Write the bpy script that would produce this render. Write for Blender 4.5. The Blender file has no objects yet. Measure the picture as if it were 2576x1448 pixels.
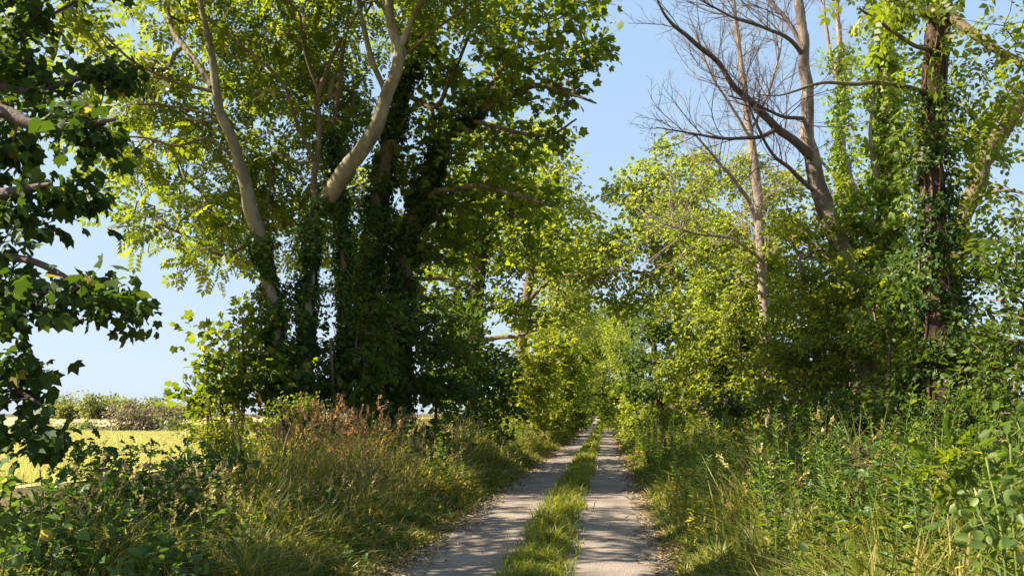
import bpy, math, random
import numpy as np
from mathutils import Vector, Matrix, Euler

# ------------------------------------------------------------------ camera, sky, sun, exposure
sc = bpy.context.scene
F = 1983.0                       # focal length in pixels of a 2576 px wide picture
EYE = 1.6
PITCH = math.radians(9.05)
YAW = math.radians(6.75)         # camera looks this far to the left of the lane
cam_d = bpy.data.cameras.new("camera")
cam_d.sensor_width = 36.0
cam_d.lens = 36.0 * F / 2576.0
cam_d.clip_start = 0.05
cam_d.clip_end = 8000
cam = bpy.data.objects.new("camera", cam_d)
sc.collection.objects.link(cam)
cam.location = (0, 0, EYE)
cam.rotation_euler = (math.pi / 2 + PITCH, 0, YAW)
sc.camera = cam

SUN_EL, SUN_AZ = math.radians(44), math.radians(261)   # azimuth clockwise from +Y
w = bpy.data.worlds.new("World")
sc.world = w
w.use_nodes = True
nt = w.node_tree
sky = nt.nodes.new("ShaderNodeTexSky")
sky.sky_type = 'NISHITA'
sky.sun_disc = False
sky.sun_elevation = SUN_EL
sky.sun_rotation = SUN_AZ
sky.air_density = 1.0
sky.dust_density = 0.6
sky.ozone_density = 1.5
SKY = 0.074                      # sky strength; nodes below compress its range and add constant pale blue


def vmath(op, a, b):
    n = nt.nodes.new("ShaderNodeVectorMath"); n.operation = op
    for k, q in enumerate((a, b)):
        if isinstance(q, tuple): n.inputs[k].default_value = q
        else: nt.links.new(q, n.inputs[k])
    return n.outputs[0]


soft = vmath('DIVIDE', vmath('MULTIPLY', sky.outputs[0], (1.5,) * 3), vmath('ADD', vmath('MULTIPLY', sky.outputs[0], (.5,) * 3), (1, 1, 1)))
soft = vmath('ADD', soft, (.75, 1.22, 1.95))
nt.links.new(soft, nt.nodes["Background"].inputs[0])
nt.nodes["Background"].inputs[1].default_value = SKY

sun_d = bpy.data.lights.new("sun", 'SUN')
sun_d.energy = 5.0
sun_d.angle = math.radians(0.45)
sun_d.color = (1.0, 0.895, 0.72)
sun = bpy.data.objects.new("sun", sun_d)
sc.collection.objects.link(sun)
sd = Vector((math.sin(SUN_AZ) * math.cos(SUN_EL), math.cos(SUN_AZ) * math.cos(SUN_EL), math.sin(SUN_EL)))
sun.rotation_euler = (-sd).to_track_quat('-Z', 'Y').to_euler()
sun.location = sd * 60

sc.view_settings.view_transform = 'Standard'
sc.view_settings.look = 'None'
sc.view_settings.exposure = 1.75
sc.view_settings.gamma = 1.0
sc.render.engine = 'CYCLES'
sc.cycles.max_bounces = 7
sc.cycles.diffuse_bounces = 4
sc.cycles.glossy_bounces = 2
sc.cycles.transmission_bounces = 5
sc.cycles.transparent_max_bounces = 4
sc.cycles.caustics_reflective = False
sc.cycles.caustics_refractive = False
sc.cycles.sample_clamp_indirect = 4.0
sc.cycles.use_denoising = True

# ------------------------------------------------------------------ helpers
R = np.random.default_rng(11)
_M = np.array(cam.rotation_euler.to_matrix())


def W(u, v, Y):
    """world point at distance Y along the lane seen at (u, v) of the 2576 x 1448 photograph"""
    d = _M @ np.array([(u - 1287.5) / F, (724 - v) / F, -1.0])
    return np.array([0, 0, EYE]) + d * (Y / d[1])


def pxm(Y):
    return Y / F


def tag(o, label=None, cat=None, group=None, kind=None):
    if label: o["label"] = label
    if cat: o["category"] = cat
    if group: o["group"] = group
    if kind: o["kind"] = kind
    return o


def empty(name, loc):
    o = bpy.data.objects.new(name, None)
    sc.collection.objects.link(o)
    o.location = loc
    o.empty_display_size = 0.2
    return o


def link(name, me, mat, parent=None):
    o = bpy.data.objects.new(name, me)
    sc.collection.objects.link(o)
    if mat is not None:
        me.materials.append(mat)
    if parent is not None:
        o.parent = parent
    return o


def raw_mesh(name, verts, loops, totals, rnd=None, smooth=False):
    me = bpy.data.meshes.new(name)
    verts = np.asarray(verts, np.float32)
    loops = np.asarray(loops, np.int32)
    totals = np.asarray(totals, np.int32)
    me.vertices.add(len(verts))
    me.vertices.foreach_set("co", verts.ravel())
    me.loops.add(len(loops))
    me.loops.foreach_set("vertex_index", loops)
    me.polygons.add(len(totals))
    starts = np.concatenate(([0], np.cumsum(totals)[:-1])).astype(np.int32)
    me.polygons.foreach_set("loop_start", starts)
    if smooth:
        me.polygons.foreach_set("use_smooth", np.ones(len(totals), bool))
    if rnd is not None:
        a = me.attributes.new("rnd", 'FLOAT', 'FACE')
        a.data.foreach_set("value", np.asarray(rnd, np.float32))
    me.update(calc_edges=True)
    return me


def unit(a):
    return a / np.maximum(np.linalg.norm(a, axis=-1, keepdims=True), 1e-9)


# ---- leaf outlines: y runs from stalk to tip, z is the upper side, unit length
def halves(pts, fold=0.06):
    """pts of the right half from base to tip -> folded leaf of two faces"""
    n = len(pts)
    v = [(p[0], p[1], p[2] if len(p) > 2 else (fold if 0 < i < n - 1 else 0)) for i, p in enumerate(pts)]
    v += [(-p[0], p[1], p[2]) for p in v[1:-1]]
    right = list(range(n))
    left = [0, n - 1] + [n + i for i in range(n - 2)][::-1]
    return np.array(v, float), [right, left]


T_SIMPLE = halves([(0, 0), (.27, .42), (0, 1, -.08)])
T_OVATE = halves([(0, 0), (.27, .14), (.36, .45, .08), (.2, .8), (0, 1, -.1)])
T_LANCE = halves([(0, 0, 0), (.11, .25, .05), (.09, .65, .04), (0, 1, -.22)])
T_IVY = halves([(0, 0, 0), (.3, -.12), (.46, .22), (.24, .42), (0, .95, -.1)])
T_PALM = halves([(0, 0, 0), (.2, -.1, 0), (.47, .04, -.08), (.41, .27, .03), (.54, .62, -.1), (.23, .64, .05), (0, 1, -.16)])


def ash_template(n=4, ll=.38, lw=.1):
    v, f = [], []

    def leaflet(b, d):
        d = d / np.linalg.norm(d)
        s = np.cross(d, (0, 0, 1)); s /= np.linalg.norm(s)
        k = len(v)
        m = b + d * ll * .48
        v.extend([b, m + s * lw + (0, 0, .02), b + d * ll + np.array((0, 0, -.05)), m - s * lw + (0, 0, .02)])
        f.append([k, k + 1, k + 2, k + 3])
    for i in range(n):
        t = .22 + .62 * i / (n - 1)
        z = -.16 * t * t
        for s in (-1, 1):
            leaflet(np.array([s * .015, t, z]), np.array([s * .95, .55, -.12]))
    leaflet(np.array([0, .86, -.13]), np.array([0, 1, -.3]))
    return np.array(v, float), f


T_ASH = ash_template()
T_ASH3 = ash_template(3, .45, .12)


def trifoliate():
    v, f = [], []
    for ang, b in ((0, (0, .35, 0)), (1.25, (.0, .3, 0)), (-1.25, (0, .3, 0))):
        c, s = math.cos(ang), math.sin(ang)
        vv, ff = T_OVATE
        k = len(v)
        for p in vv * .65:
            v.append((b[0] + p[0] * c + p[1] * s, b[1] - p[0] * s + p[1] * c, p[2]))
        for q in ff:
            f.append([i + k for i in q])
    return np.array(v, float), f


T_TRI = trifoliate()


def pinnate():
    v, f = [], []
    for i, (t, ang) in enumerate(((.3, .95), (.3, -.95), (.55, .85), (.55, -.85), (.78, .75), (.78, -.75), (.85, 0))):
        c, s = math.cos(ang), math.sin(ang)
        vv, ff = T_OVATE
        k = len(v)
        for p in vv * (np.array([.26, .36, .5]) if i < 6 else np.array([.28, .4, .5])):
            v.append((p[0] * c + p[1] * s, t + p[1] * c - p[0] * s, p[2] - .15 * t * t))
        for q in ff:
            f.append([j + k for j in q])
    return np.array(v, float), f


T_PIN = pinnate()


def leaves_mesh(name, tpl, pos, axis, nrm, size, rnd, origin=(0, 0, 0)):
    tv, tf = tpl
    n, k = len(pos), len(tv)
    a = unit(axis)
    z = unit(nrm - a * np.sum(nrm * a, -1, keepdims=True))
    x = np.cross(a, z)
    sz = np.asarray(size).reshape(-1, 1, 1)
    V = (x[:, None, :] * tv[None, :, 0:1] + a[:, None, :] * tv[None, :, 1:2] + z[:, None, :] * tv[None, :, 2:3]) * sz
    V = V + (pos - np.asarray(origin))[:, None, :]
    fl = np.concatenate([np.array(f) for f in tf])
    tot = np.array([len(f) for f in tf])
    loops = (fl[None, :] + (np.arange(n) * k)[:, None]).ravel()
    return raw_mesh(name, V.reshape(-1, 3), loops, np.tile(tot, n), np.repeat(rnd, len(tf)))


def tpl_area(tpl):
    v, f = tpl
    a = 0
    for q in f:
        p = v[q]
        c = np.zeros(3)
        for i in range(1, len(q) - 1):
            c += np.cross(p[i] - p[0], p[i + 1] - p[0])
        a += .5 * np.linalg.norm(c)
    return a


def per_tip(tpl, leaf, spacing, lad):
    """leaves round one twig end for a leaf area of lad square metres per cubic metre"""
    return max(1, int(round(lad * spacing ** 3 / (tpl_area(tpl) * leaf * leaf * .9))))


def rand_dirs(n):
    return unit(R.normal(size=(n, 3)))


# ---- tubes
def catmull(P, sub):
    P = np.asarray(P, float)
    Q = np.vstack([2 * P[0] - P[1], P, 2 * P[-1] - P[-2]])
    out = []
    for i in range(1, len(Q) - 2):
        p0, p1, p2, p3 = Q[i - 1], Q[i], Q[i + 1], Q[i + 2]
        for t in np.linspace(0, 1, sub, endpoint=False):
            out.append(.5 * ((2 * p1) + (-p0 + p2) * t + (2 * p0 - 5 * p1 + 4 * p2 - p3) * t * t + (-p0 + 3 * p1 - 3 * p2 + p3) * t ** 3))
    out.append(Q[-2])
    return np.array(out)


def tube_mesh(name, path, rad, sides=10, rough=0.05, origin=(0, 0, 0), seed=0):
    r = np.random.default_rng(seed + len(path))
    path = np.asarray(path) - np.asarray(origin)
    n = len(path)
    tang = unit(np.gradient(path, axis=0))
    ref = np.array([0.31, 0.9, 0.2])
    x = unit(np.cross(tang, ref)); y = np.cross(tang, x)
    ang = np.linspace(0, 2 * np.pi, sides, endpoint=False)
    ph = r.uniform(0, 6.28, 4)
    lob = 1 + rough * (np.sin(3 * ang[None, :] + np.linspace(0, 9, n)[:, None] + ph[0]) + .7 * np.sin(2 * ang[None, :] - np.linspace(0, 15, n)[:, None] + ph[1])
                       + .8 * r.normal(size=(n, sides)))
    rr = np.asarray(rad)[:, None] * lob
    V = path[:, None, :] + x[:, None, :] * (np.cos(ang)[None, :, None] * rr[..., None]) + y[:, None, :] * (np.sin(ang)[None, :, None] * rr[..., None])
    V = V.reshape(-1, 3)
    i = np.arange(n - 1)[:, None] * sides
    j = np.arange(sides)[None, :]
    jn = (j + 1) % sides
    Q = np.stack([i + j, i + jn, i + sides + jn, i + sides + j], -1).reshape(-1, 4)
    loops = np.concatenate([Q.ravel(), np.arange(sides) + (n - 1) * sides])
    return raw_mesh(name, V, loops, np.concatenate([np.full(len(Q), 4), [sides]]), smooth=True)


def sticks_mesh(name, A, B, ra, rb, sides=4, origin=(0, 0, 0)):
    A = np.asarray(A) - np.asarray(origin); B = np.asarray(B) - np.asarray(origin)
    n = len(A)
    d = unit(B - A)
    ref = np.where(np.abs(d[:, 2:3]) > .9, np.array([[1., 0, 0]]), np.array([[0, 0, 1.]]))
    x = unit(np.cross(d, ref)); y = np.cross(d, x)
    ang = np.linspace(0, 2 * np.pi, sides, endpoint=False)
    c = np.cos(ang)[None, :, None]; s = np.sin(ang)[None, :, None]
    ring = x[:, None, :] * c + y[:, None, :] * s
    V = np.concatenate([A[:, None, :] + ring * np.asarray(ra)[:, None, None], B[:, None, :] + ring * np.asarray(rb)[:, None, None]], 1)
    j = np.arange(sides); jn = (j + 1) % sides
    Q = np.stack([j, jn, sides + jn, sides + j], -1)
    L = (Q[None] + (np.arange(n) * 2 * sides)[:, None, None]).ravel()
    return raw_mesh(name, V.reshape(-1, 3), L, np.full(n * sides, 4), smooth=True)


# ---- materials
def newmat(name):
    m = bpy.data.materials.new(name)
    m.use_nodes = True
    m.node_tree.nodes.remove(m.node_tree.nodes["Principled BSDF"])
    return m, m.node_tree, m.node_tree.nodes, m.node_tree.links, m.node_tree.nodes["Material Output"]


def ramp(N, stops):
    r = N.new("ShaderNodeValToRGB")
    e = r.color_ramp.elements
    while len(e) < len(stops): e.new(0.5)
    for el, (p, c) in zip(e, stops):
        el.position = p
        el.color = (*c, 1)
    return r


def leaf_mat(name, stops, trans=0.5, tcol=(1.25, 1.2, .45), rough=.45, spec=.3, veins=False):
    m, t, N, L, out = newmat(name)
    at = N.new("ShaderNodeAttribute"); at.attribute_name = "rnd"
    r = ramp(N, stops)
    L.new(at.outputs["Fac"], r.inputs[0])
    col = r.outputs[0]
    p = N.new("ShaderNodeBsdfPrincipled")
    p.inputs["Roughness"].default_value = rough
    p.inputs["Specular IOR Level"].default_value = spec
    L.new(col, p.inputs["Base Color"])
    mul = N.new("ShaderNodeMix"); mul.data_type = 'RGBA'; mul.blend_type = 'MULTIPLY'
    mul.inputs["Factor"].default_value = 1
    L.new(col, mul.inputs["A"])
    mul.inputs["B"].default_value = (*[c * 2.0 for c in tcol], 1)
    tr = N.new("ShaderNodeBsdfTranslucent")
    L.new(mul.outputs["Result"], tr.inputs["Color"])
    mx = N.new("ShaderNodeMixShader")
    mx.inputs[0].default_value = trans
    L.new(p.outputs[0], mx.inputs[1]); L.new(tr.outputs[0], mx.inputs[2])
    L.new(mx.outputs[0], out.inputs[0])
    return m


def bark_mat(name, c1, c2, c3, scale=6.0, bump=.6):
    m, t, N, L, out = newmat(name)
    tc = N.new("ShaderNodeTexCoord")
    mp = N.new("ShaderNodeMapping"); mp.inputs["Scale"].default_value = (1, 1, .35)
    L.new(tc.outputs["Object"], mp.inputs[0])
    n1 = N.new("ShaderNodeTexNoise"); n1.inputs["Scale"].default_value = scale; n1.inputs["Detail"].default_value = 8; n1.inputs["Roughness"].default_value = .7
    L.new(mp.outputs[0], n1.inputs["Vector"])
    r = ramp(N, [(.3, c1), (.5, c2), (.68, c3)])
    L.new(n1.outputs["Fac"], r.inputs[0])
    n2 = N.new("ShaderNodeTexNoise"); n2.inputs["Scale"].default_value = scale * 6; n2.inputs["Detail"].default_value = 5
    L.new(mp.outputs[0], n2.inputs["Vector"])
    mx = N.new("ShaderNodeMix"); mx.data_type = 'RGBA'; mx.blend_type = 'OVERLAY'; mx.inputs["Factor"].default_value = .4
    L.new(r.outputs[0], mx.inputs["A"]); L.new(n2.outputs["Fac"], mx.inputs["B"])
    p = N.new("ShaderNodeBsdfPrincipled"); p.inputs["Roughness"].default_value = .85
    p.inputs["Specular IOR Level"].default_value = .2
    L.new(mx.outputs["Result"], p.inputs["Base Color"])
    b = N.new("ShaderNodeBump"); b.inputs["Strength"].default_value = bump; b.inputs["Distance"].default_value = .03
    L.new(n2.outputs["Fac"], b.inputs["Height"]); L.new(b.outputs[0], p.inputs["Normal"])
    L.new(p.outputs[0], out.inputs[0])
    return m


M = {}
M['ash'] = leaf_mat('ash leaf', [(0, (.05, .077, .008)), (.5, (.10, .133, .012)), (.9, (.185, .21, .018)), (1, (.28, .24, .03))], .55)
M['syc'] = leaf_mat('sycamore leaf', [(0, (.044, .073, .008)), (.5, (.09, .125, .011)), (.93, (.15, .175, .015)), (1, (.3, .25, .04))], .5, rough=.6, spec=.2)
M['sycshade'] = leaf_mat('shaded sycamore leaf', [(0, (.022, .045, .010)), (.55, (.038, .07, .013)), (.9, (.07, .11, .016)), (.97, (.14, .17, .02)), (1, (.26, .2, .04))], .3, rough=.65, spec=.15)  # darker sycamore copy: shade is put into the leaf colour
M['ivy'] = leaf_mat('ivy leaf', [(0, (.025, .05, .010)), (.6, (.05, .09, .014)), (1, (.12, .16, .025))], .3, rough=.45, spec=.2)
M['ivylit'] = leaf_mat('sunlit-toned ivy leaf', [(0, (.07, .12, .012)), (.6, (.14, .20, .02)), (1, (.25, .29, .04))], .42, rough=.45, spec=.3)  # brighter ivy copy: sunlight is put into the leaf colour
M['haw'] = leaf_mat('hedge leaf', [(0, (.067, .092, .009)), (.5, (.122, .147, .014)), (1, (.21, .205, .025))], .5)
M['hedge'] = leaf_mat('dark hedge leaf', [(0, (.028, .052, .010)), (.6, (.058, .09, .014)), (1, (.11, .145, .022))], .4, spec=.2)
M['lime'] = leaf_mat('yellow green leaf', [(0, (.09, .125, .016)), (.5, (.16, .192, .028)), (1, (.28, .27, .055))], .5, tcol=(1.1, 1.12, .6))
M['herb'] = leaf_mat('herb leaf', [(0, (.05, .09, .02)), (.6, (.095, .14, .03)), (.92, (.17, .21, .045)), (1, (.34, .28, .07))], .42)
M['bramble'] = leaf_mat('bramble leaf', [(0, (.03, .07, .015)), (.6, (.06, .11, .02)), (.95, (.11, .15, .03)), (1, (.3, .14, .05))], .35)
M['grass'] = leaf_mat('grass blade', [(0, (.06, .09, .012)), (.5, (.12, .15, .02)), (.8, (.2, .2, .04)), (1, (.42, .33, .13))], .4, tcol=(1.1, 1.05, .5))
M['strip'] = leaf_mat('lane grass blade', [(0, (.09, .13, .012)), (.55, (.17, .20, .022)), (.85, (.27, .26, .05)), (1, (.42, .35, .14))], .4, tcol=(1.1, 1.05, .5))
M['dry'] = leaf_mat('dry grass', [(0, (.2, .2, .05)), (.4, (.36, .29, .11)), (1, (.5, .38, .2))], .3, tcol=(1, .95, .7))
M['seed'] = leaf_mat('seed head', [(0, (.24, .12, .05)), (.5, (.38, .21, .09)), (1, (.48, .32, .16))], .3, tcol=(1, .85, .65))
M['wheat'] = leaf_mat('cereal crop', [(0, (.32, .32, .12)), (1, (.47, .44, .2))], .3, tcol=(1, .95, .6))
M['farbrown'] = leaf_mat('brown bush leaf', [(0, (.10, .09, .055)), (1, (.19, .165, .105))], .35, tcol=(1, .9, .6))
M['far'] = leaf_mat('far tree leaf', [(0, (.085, .11, .05)), (1, (.17, .19, .085))], .4)  # distance haze mixed into the colour as a greyer green
M['litter'] = leaf_mat('dry cuttings', [(0, (.16, .11, .05)), (.5, (.3, .23, .12)), (1, (.44, .36, .2))], .15, tcol=(1, .9, .7))
M['pink'] = leaf_mat('pink petal', [(0, (.4, .1, .3)), (1, (.55, .2, .45))], .4, tcol=(1, .7, 1))
M['white'] = leaf_mat('white petal', [(0, (.7, .7, .62)), (1, (.8, .8, .75))], .4, tcol=(.5, .5, .5))
M['pale'] = bark_mat('pale ash bark', (.08, .07, .045), (.19, .16, .108), (.33, .285, .21), 2.6, 1.0)
M['ashgrey'] = bark_mat('olive grey ash bark', (.09, .08, .05), (.17, .145, .10), (.27, .235, .17), 3.0, .6)
M['brown'] = bark_mat('brown bark', (.07, .05, .03), (.13, .095, .06), (.2, .16, .1), 6)
M['dead'] = bark_mat('dead wood', (.05, .035, .03), (.12, .09, .07), (.36, .29, .22), 2.6)
M['darktwig'] = bark_mat('dark dead twig', (.06, .04, .04), (.1, .07, .065), (.15, .11, .1), 5)
M['deadpale'] = bark_mat('bleached dead wood', (.14, .10, .08), (.24, .185, .145), (.36, .28, .22), 4)
M['vine'] = bark_mat('dead ivy vines', (.02, .014, .010), (.05, .032, .022), (.14, .085, .052), 9, 1.0)
M['stem'] = bark_mat('green stem', (.07, .10, .02), (.11, .15, .03), (.16, .17, .05), 10, .2)
M['cane'] = bark_mat('bramble cane', (.08, .05, .03), (.14, .08, .05), (.2, .14, .08), 12, .2)


# ------------------------------------------------------------------ terrain
LX0, LX1 = -2.2, 0.66            # edges of the lane


def lane_c(y):
    return 0.0 * y


def sinsum(x, y, seed, wl):
    r = np.random.default_rng(seed)
    s = 0
    for k in range(5):
        a = r.uniform(0, 6.28); f = 6.28 / (wl * r.uniform(.6, 1.6)); p = r.uniform(0, 6.28)
        s = s + np.sin((x * math.cos(a) + y * math.sin(a)) * f + p)
    return s / 5


def gz(x, y):
    x = np.asarray(x, float); y = np.asarray(y, float)
    xc = .5 * (LX0 + LX1); hw = .5 * (LX1 - LX0)
    t = np.abs(x - xc) - hw
    camber = .035 * (1 - np.clip(np.abs(x - xc) / hw, 0, 1) ** 2)
    verge = np.clip(t / .5, 0, 1) * .05 + np.clip((t - .4) / 3.0, 0, 1) * .22
    fade = np.clip((8 + 6 - t) / 6, 0, 1)
    n = sinsum(x, y, 3, 1.7) * .05 * np.clip(t / .8, 0, 1) * np.clip((60 - np.abs(t)) / 60, 0, 1)
    rise = 5.5e-5 * np.clip(y - 50, 0, 160) ** 2 * np.exp(-(x / 14) ** 2)
    return camber + verge * fade + n + rise


def grid_obj(name, xs, ys, mat, dz=0.0, edge=None):
    X, Y = np.meshgrid(xs, ys)
    if edge is not None:
        X = edge(X, Y)
    Z = gz(X, Y) + dz
    V = np.stack([X, Y, Z], -1).reshape(-1, 3)
    nx, ny = len(xs), len(ys)
    i = (np.arange(ny - 1) * nx)[:, None]; j = np.arange(nx - 1)[None, :]
    Q = np.stack([i + j, i + j + 1, i + nx + j + 1, i + nx + j], -1).reshape(-1, 4)
    me = raw_mesh(name, V, Q.ravel(), np.full(len(Q), 4), smooth=True)
    return link(name, me, mat)


def noise_color(N, L, vec, scale, stops, detail=8, rough=.65):
    n = N.new("ShaderNodeTexNoise"); n.inputs["Scale"].default_value = scale; n.inputs["Detail"].default_value = detail; n.inputs["Roughness"].default_value = rough
    L.new(vec, n.inputs["Vector"])
    r = ramp(N, stops)
    L.new(n.outputs["Fac"], r.inputs[0])
    return n, r


def ground_mat():
    m, t, N, L, out = newmat('soil and thatch')
    tc = N.new("ShaderNodeTexCoord")
    n, r = noise_color(N, L, tc.outputs["Object"], 1.6, [(.3, (.05, .045, .02)), (.5, (.12, .10, .045)), (.7, (.2, .16, .08))])
    n2, r2 = noise_color(N, L, tc.outputs["Object"], 40, [(.3, (.35, .35, .35)), (.7, (1, 1, 1))], 4)
    mx = N.new("ShaderNodeMix"); mx.data_type = 'RGBA'; mx.blend_type = 'MULTIPLY'; mx.inputs["Factor"].default_value = .7
    L.new(r.outputs[0], mx.inputs["A"]); L.new(r2.outputs[0], mx.inputs["B"])
    p = N.new("ShaderNodeBsdfPrincipled"); p.inputs["Roughness"].default_value = .95; p.inputs["Specular IOR Level"].default_value = .1
    L.new(mx.outputs["Result"], p.inputs["Base Color"])
    b = N.new("ShaderNodeBump"); b.inputs["Strength"].default_value = .6; b.inputs["Distance"].default_value = .04
    L.new(n2.outputs["Fac"], b.inputs["Height"]); L.new(b.outputs[0], p.inputs["Normal"])
    L.new(p.outputs[0], out.inputs[0])
    return m


def lane_mat():
    m, t, N, L, out = newmat('worn gravelly tarmac')
    tc = N.new("ShaderNodeTexCoord")
    v = tc.outputs["Object"]
    n, r = noise_color(N, L, v, 1.1, [(.32, (.14, .112, .092)), (.52, (.205, .168, .138)), (.72, (.30, .245, .195))])
    n2, r2 = noise_color(N, L, v, 70, [(.3, (.62, .61, .6)), (.5, (.95, .95, .95)), (.7, (1.15, 1.13, 1.1))], 3)
    vo = N.new("ShaderNodeTexVoronoi"); vo.inputs["Scale"].default_value = 55
    L.new(v, vo.inputs["Vector"])
    mx = N.new("ShaderNodeMix"); mx.data_type = 'RGBA'; mx.blend_type = 'MULTIPLY'; mx.inputs["Factor"].default_value = .75
    L.new(r.outputs[0], mx.inputs["A"]); L.new(r2.outputs[0], mx.inputs["B"])
    p = N.new("ShaderNodeBsdfPrincipled"); p.inputs["Roughness"].default_value = .85; p.inputs["Specular IOR Level"].default_value = .25
    L.new(mx.outputs["Result"], p.inputs["Base Color"])
    b = N.new("ShaderNodeBump"); b.inputs["Strength"].default_value = .7; b.inputs["Distance"].default_value = .012
    L.new(vo.outputs["Distance"], b.inputs["Height"]); L.new(b.outputs[0], p.inputs["Normal"])
    L.new(p.outputs[0], out.inputs[0])
    return m


def flat_mat(name, stops, scale, stretch=(1, 1, 1)):
    m, t, N, L, out = newmat(name)
    tc = N.new("ShaderNodeTexCoord")
    mp = N.new("ShaderNodeMapping"); mp.inputs["Scale"].default_value = stretch
    L.new(tc.outputs["Object"], mp.inputs[0])
    n, r = noise_color(N, L, mp.outputs[0], scale, stops)
    p = N.new("ShaderNodeBsdfPrincipled"); p.inputs["Roughness"].default_value = .95; p.inputs["Specular IOR Level"].default_value = .05
    L.new(r.outputs[0], p.inputs["Base Color"])
    L.new(p.outputs[0], out.inputs[0])
    return m


xs = np.concatenate([[-4000, -1500, -600, -300, -150, -80, -40, -25, -16], np.arange(-12, 9, .22), [10, 14, 20, 40, 90, 200, 500, 1500, 4000]])
ys = np.concatenate([[-600, -120, -40, -10], np.arange(-4, 45, .3), np.arange(45, 200, 1.5), [220, 250, 320, 500, 900, 1800, 5000]])
o = grid_obj('ground', xs, ys, ground_mat())
tag(o, kind='structure')
lx = np.linspace(LX0, LX1, 25)
ly = np.concatenate([np.arange(-6, 60, .25), np.arange(60, 186, 1)])


def lane_edge(X, Y):
    t = (X - LX0) / (LX1 - LX0)
    e = (sinsum(Y, 0 * Y, 5, 3.0) * .16 + sinsum(Y, 0 * Y, 7, .8) * .05)
    e2 = (sinsum(Y, 0 * Y, 15, 3.4) * .16 + sinsum(Y, 0 * Y, 17, .7) * .05)
    return X + e * (1 - t) + e2 * t


o = grid_obj('lane', lx, ly, lane_mat(), .012, lane_edge)
tag(o, kind='structure')
fx = np.concatenate([[-900, -400, -150, -90, -60, -40, -25, -16], [-10.5]])
o = grid_obj('field', fx, np.array([-200, -60, 0, 30, 54.]), flat_mat('ripening crop', [(.35, (.32, .31, .12)), (.65, (.44, .41, .18))], .8, (1, .2, 1)), .02)
tag(o, kind='structure')
o = grid_obj('stubble_field', np.array([-900, -400, -220, -120., -60]), np.array([95, 160, 215, 330.]), flat_mat('tan stubble', [(.35, (.34, .25, .13)), (.65, (.42, .32, .18))], .3), .02)
tag(o, kind='structure')


o = grid_obj('pasture', np.array([9.5, 20, 60, 200, 600.]), np.array([-80, -10, 0, 30, 60, 120, 300.]), flat_mat('rough pasture', [(.35, (.10, .13, .03)), (.5, (.17, .18, .05)), (.68, (.26, .24, .09))], .7), .03)
tag(o, kind='structure')

# ------------------------------------------------------------------ trees and shrubs
def noise3(P, seed, wl):
    r = np.random.default_rng(seed)
    s = 0
    for k in range(7):
        d = unit(r.normal(size=3)); f = 6.28 / (wl * r.uniform(.7, 1.5)); p = r.uniform(0, 6.28)
        s = s + np.sin(P @ d * f + p)
    return s / 2.6


def blob_points(b, spacing, seed, gap=-.45, wl=1.6):
    """b = (u, v, Y, ru, rv, ry) in picture units and metres -> points through the volume, with hollows"""
    u, v, Y, ru, rv, ry = b[:6]
    c = W(u, v, Y)
    rad = np.array([ru * pxm(Y), ry, rv * pxm(Y)])
    vol = 4.19 * rad.prod()
    n = max(8, int(vol / spacing ** 3))
    p = rand_dirs(n) * (R.uniform(0, 1, (n, 1)) ** (1 / 2.6))
    p = p * (1 + .16 * noise3(p * rad, seed + 5, .9)[:, None])
    P = c + p * rad
    keep = (noise3(P, seed, wl) > gap) & (noise3(P, seed + 3, wl * .42) > gap - .35)
    if len(b) > 6:
        keep &= R.uniform(0, 1, len(P)) < b[6]
    if keep.sum() > 3:
        P = P[keep]
    P[:, 2] = np.maximum(P[:, 2], .2)
    return P


def grow(nodes, nrad, targets, seg=.35, jit=.22, up=.06):
    """greedy growth: each target twig end joins the nearest wood already grown"""
    n0 = len(nodes)
    ct = np.array(targets)
    d0 = np.min(np.linalg.norm(ct[:, None, :] - nodes[None, ::max(1, n0 // 60), :], axis=-1), 1)
    ct = ct[np.argsort(d0)]
    cap = n0 + len(ct) * 14 + 100
    P = np.zeros((cap, 3)); P[:n0] = nodes
    par = np.full(cap, -1)
    hops = np.zeros(cap)
    tips = []
    n = n0
    for t in ct:
        dd = P[:n] - t
        d2 = np.einsum('ij,ij->i', dd, dd) * (1 + .02 * hops[:n])
        i = int(np.argmin(d2))
        dist = math.sqrt(max(np.dot(P[i] - t, P[i] - t), 1e-6))
        k = min(12, max(1, int(dist / seg)))
        a, prev = P[i].copy(), i
        off = R.normal(size=3) * jit * dist * .5
        off[2] += up * dist
        if n + k >= cap: break
        for q in range(1, k + 1):
            s = q / k
            P[n] = a + (t - a) * s + off * math.sin(math.pi * s) * .8 + (R.normal(size=3) * jit * seg * .35 if q < k else 0)
            par[n] = prev
            hops[n] = hops[prev] + 1
            prev = n
            n += 1
        tips.append(prev)
    P, par = P[:n], par[:n]
    cnt = np.zeros(n)
    cnt[np.array(tips, int)] = 1
    for i in range(n - 1, n0 - 1, -1):
        cnt[par[i]] += cnt[i]
    return P, par, cnt, np.array(tips, int), n0


def limb_path(pts, sub=6):
    P = np.array([W(p[0], p[1], p[2]) if p[1] is not None else p[:3] for p in pts])
    r = np.array([p[3] for p in pts], float)
    C = catmull(np.column_stack([P, r]), sub)
    Pn = C[:, :3]
    wob = np.stack([noise3(Pn, 91 + q, .9) for q in range(3)], -1)
    Pn = Pn + wob * np.minimum(C[:, 3:4] * .28, .035)
    return Pn, np.maximum(C[:, 3], .006)


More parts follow.
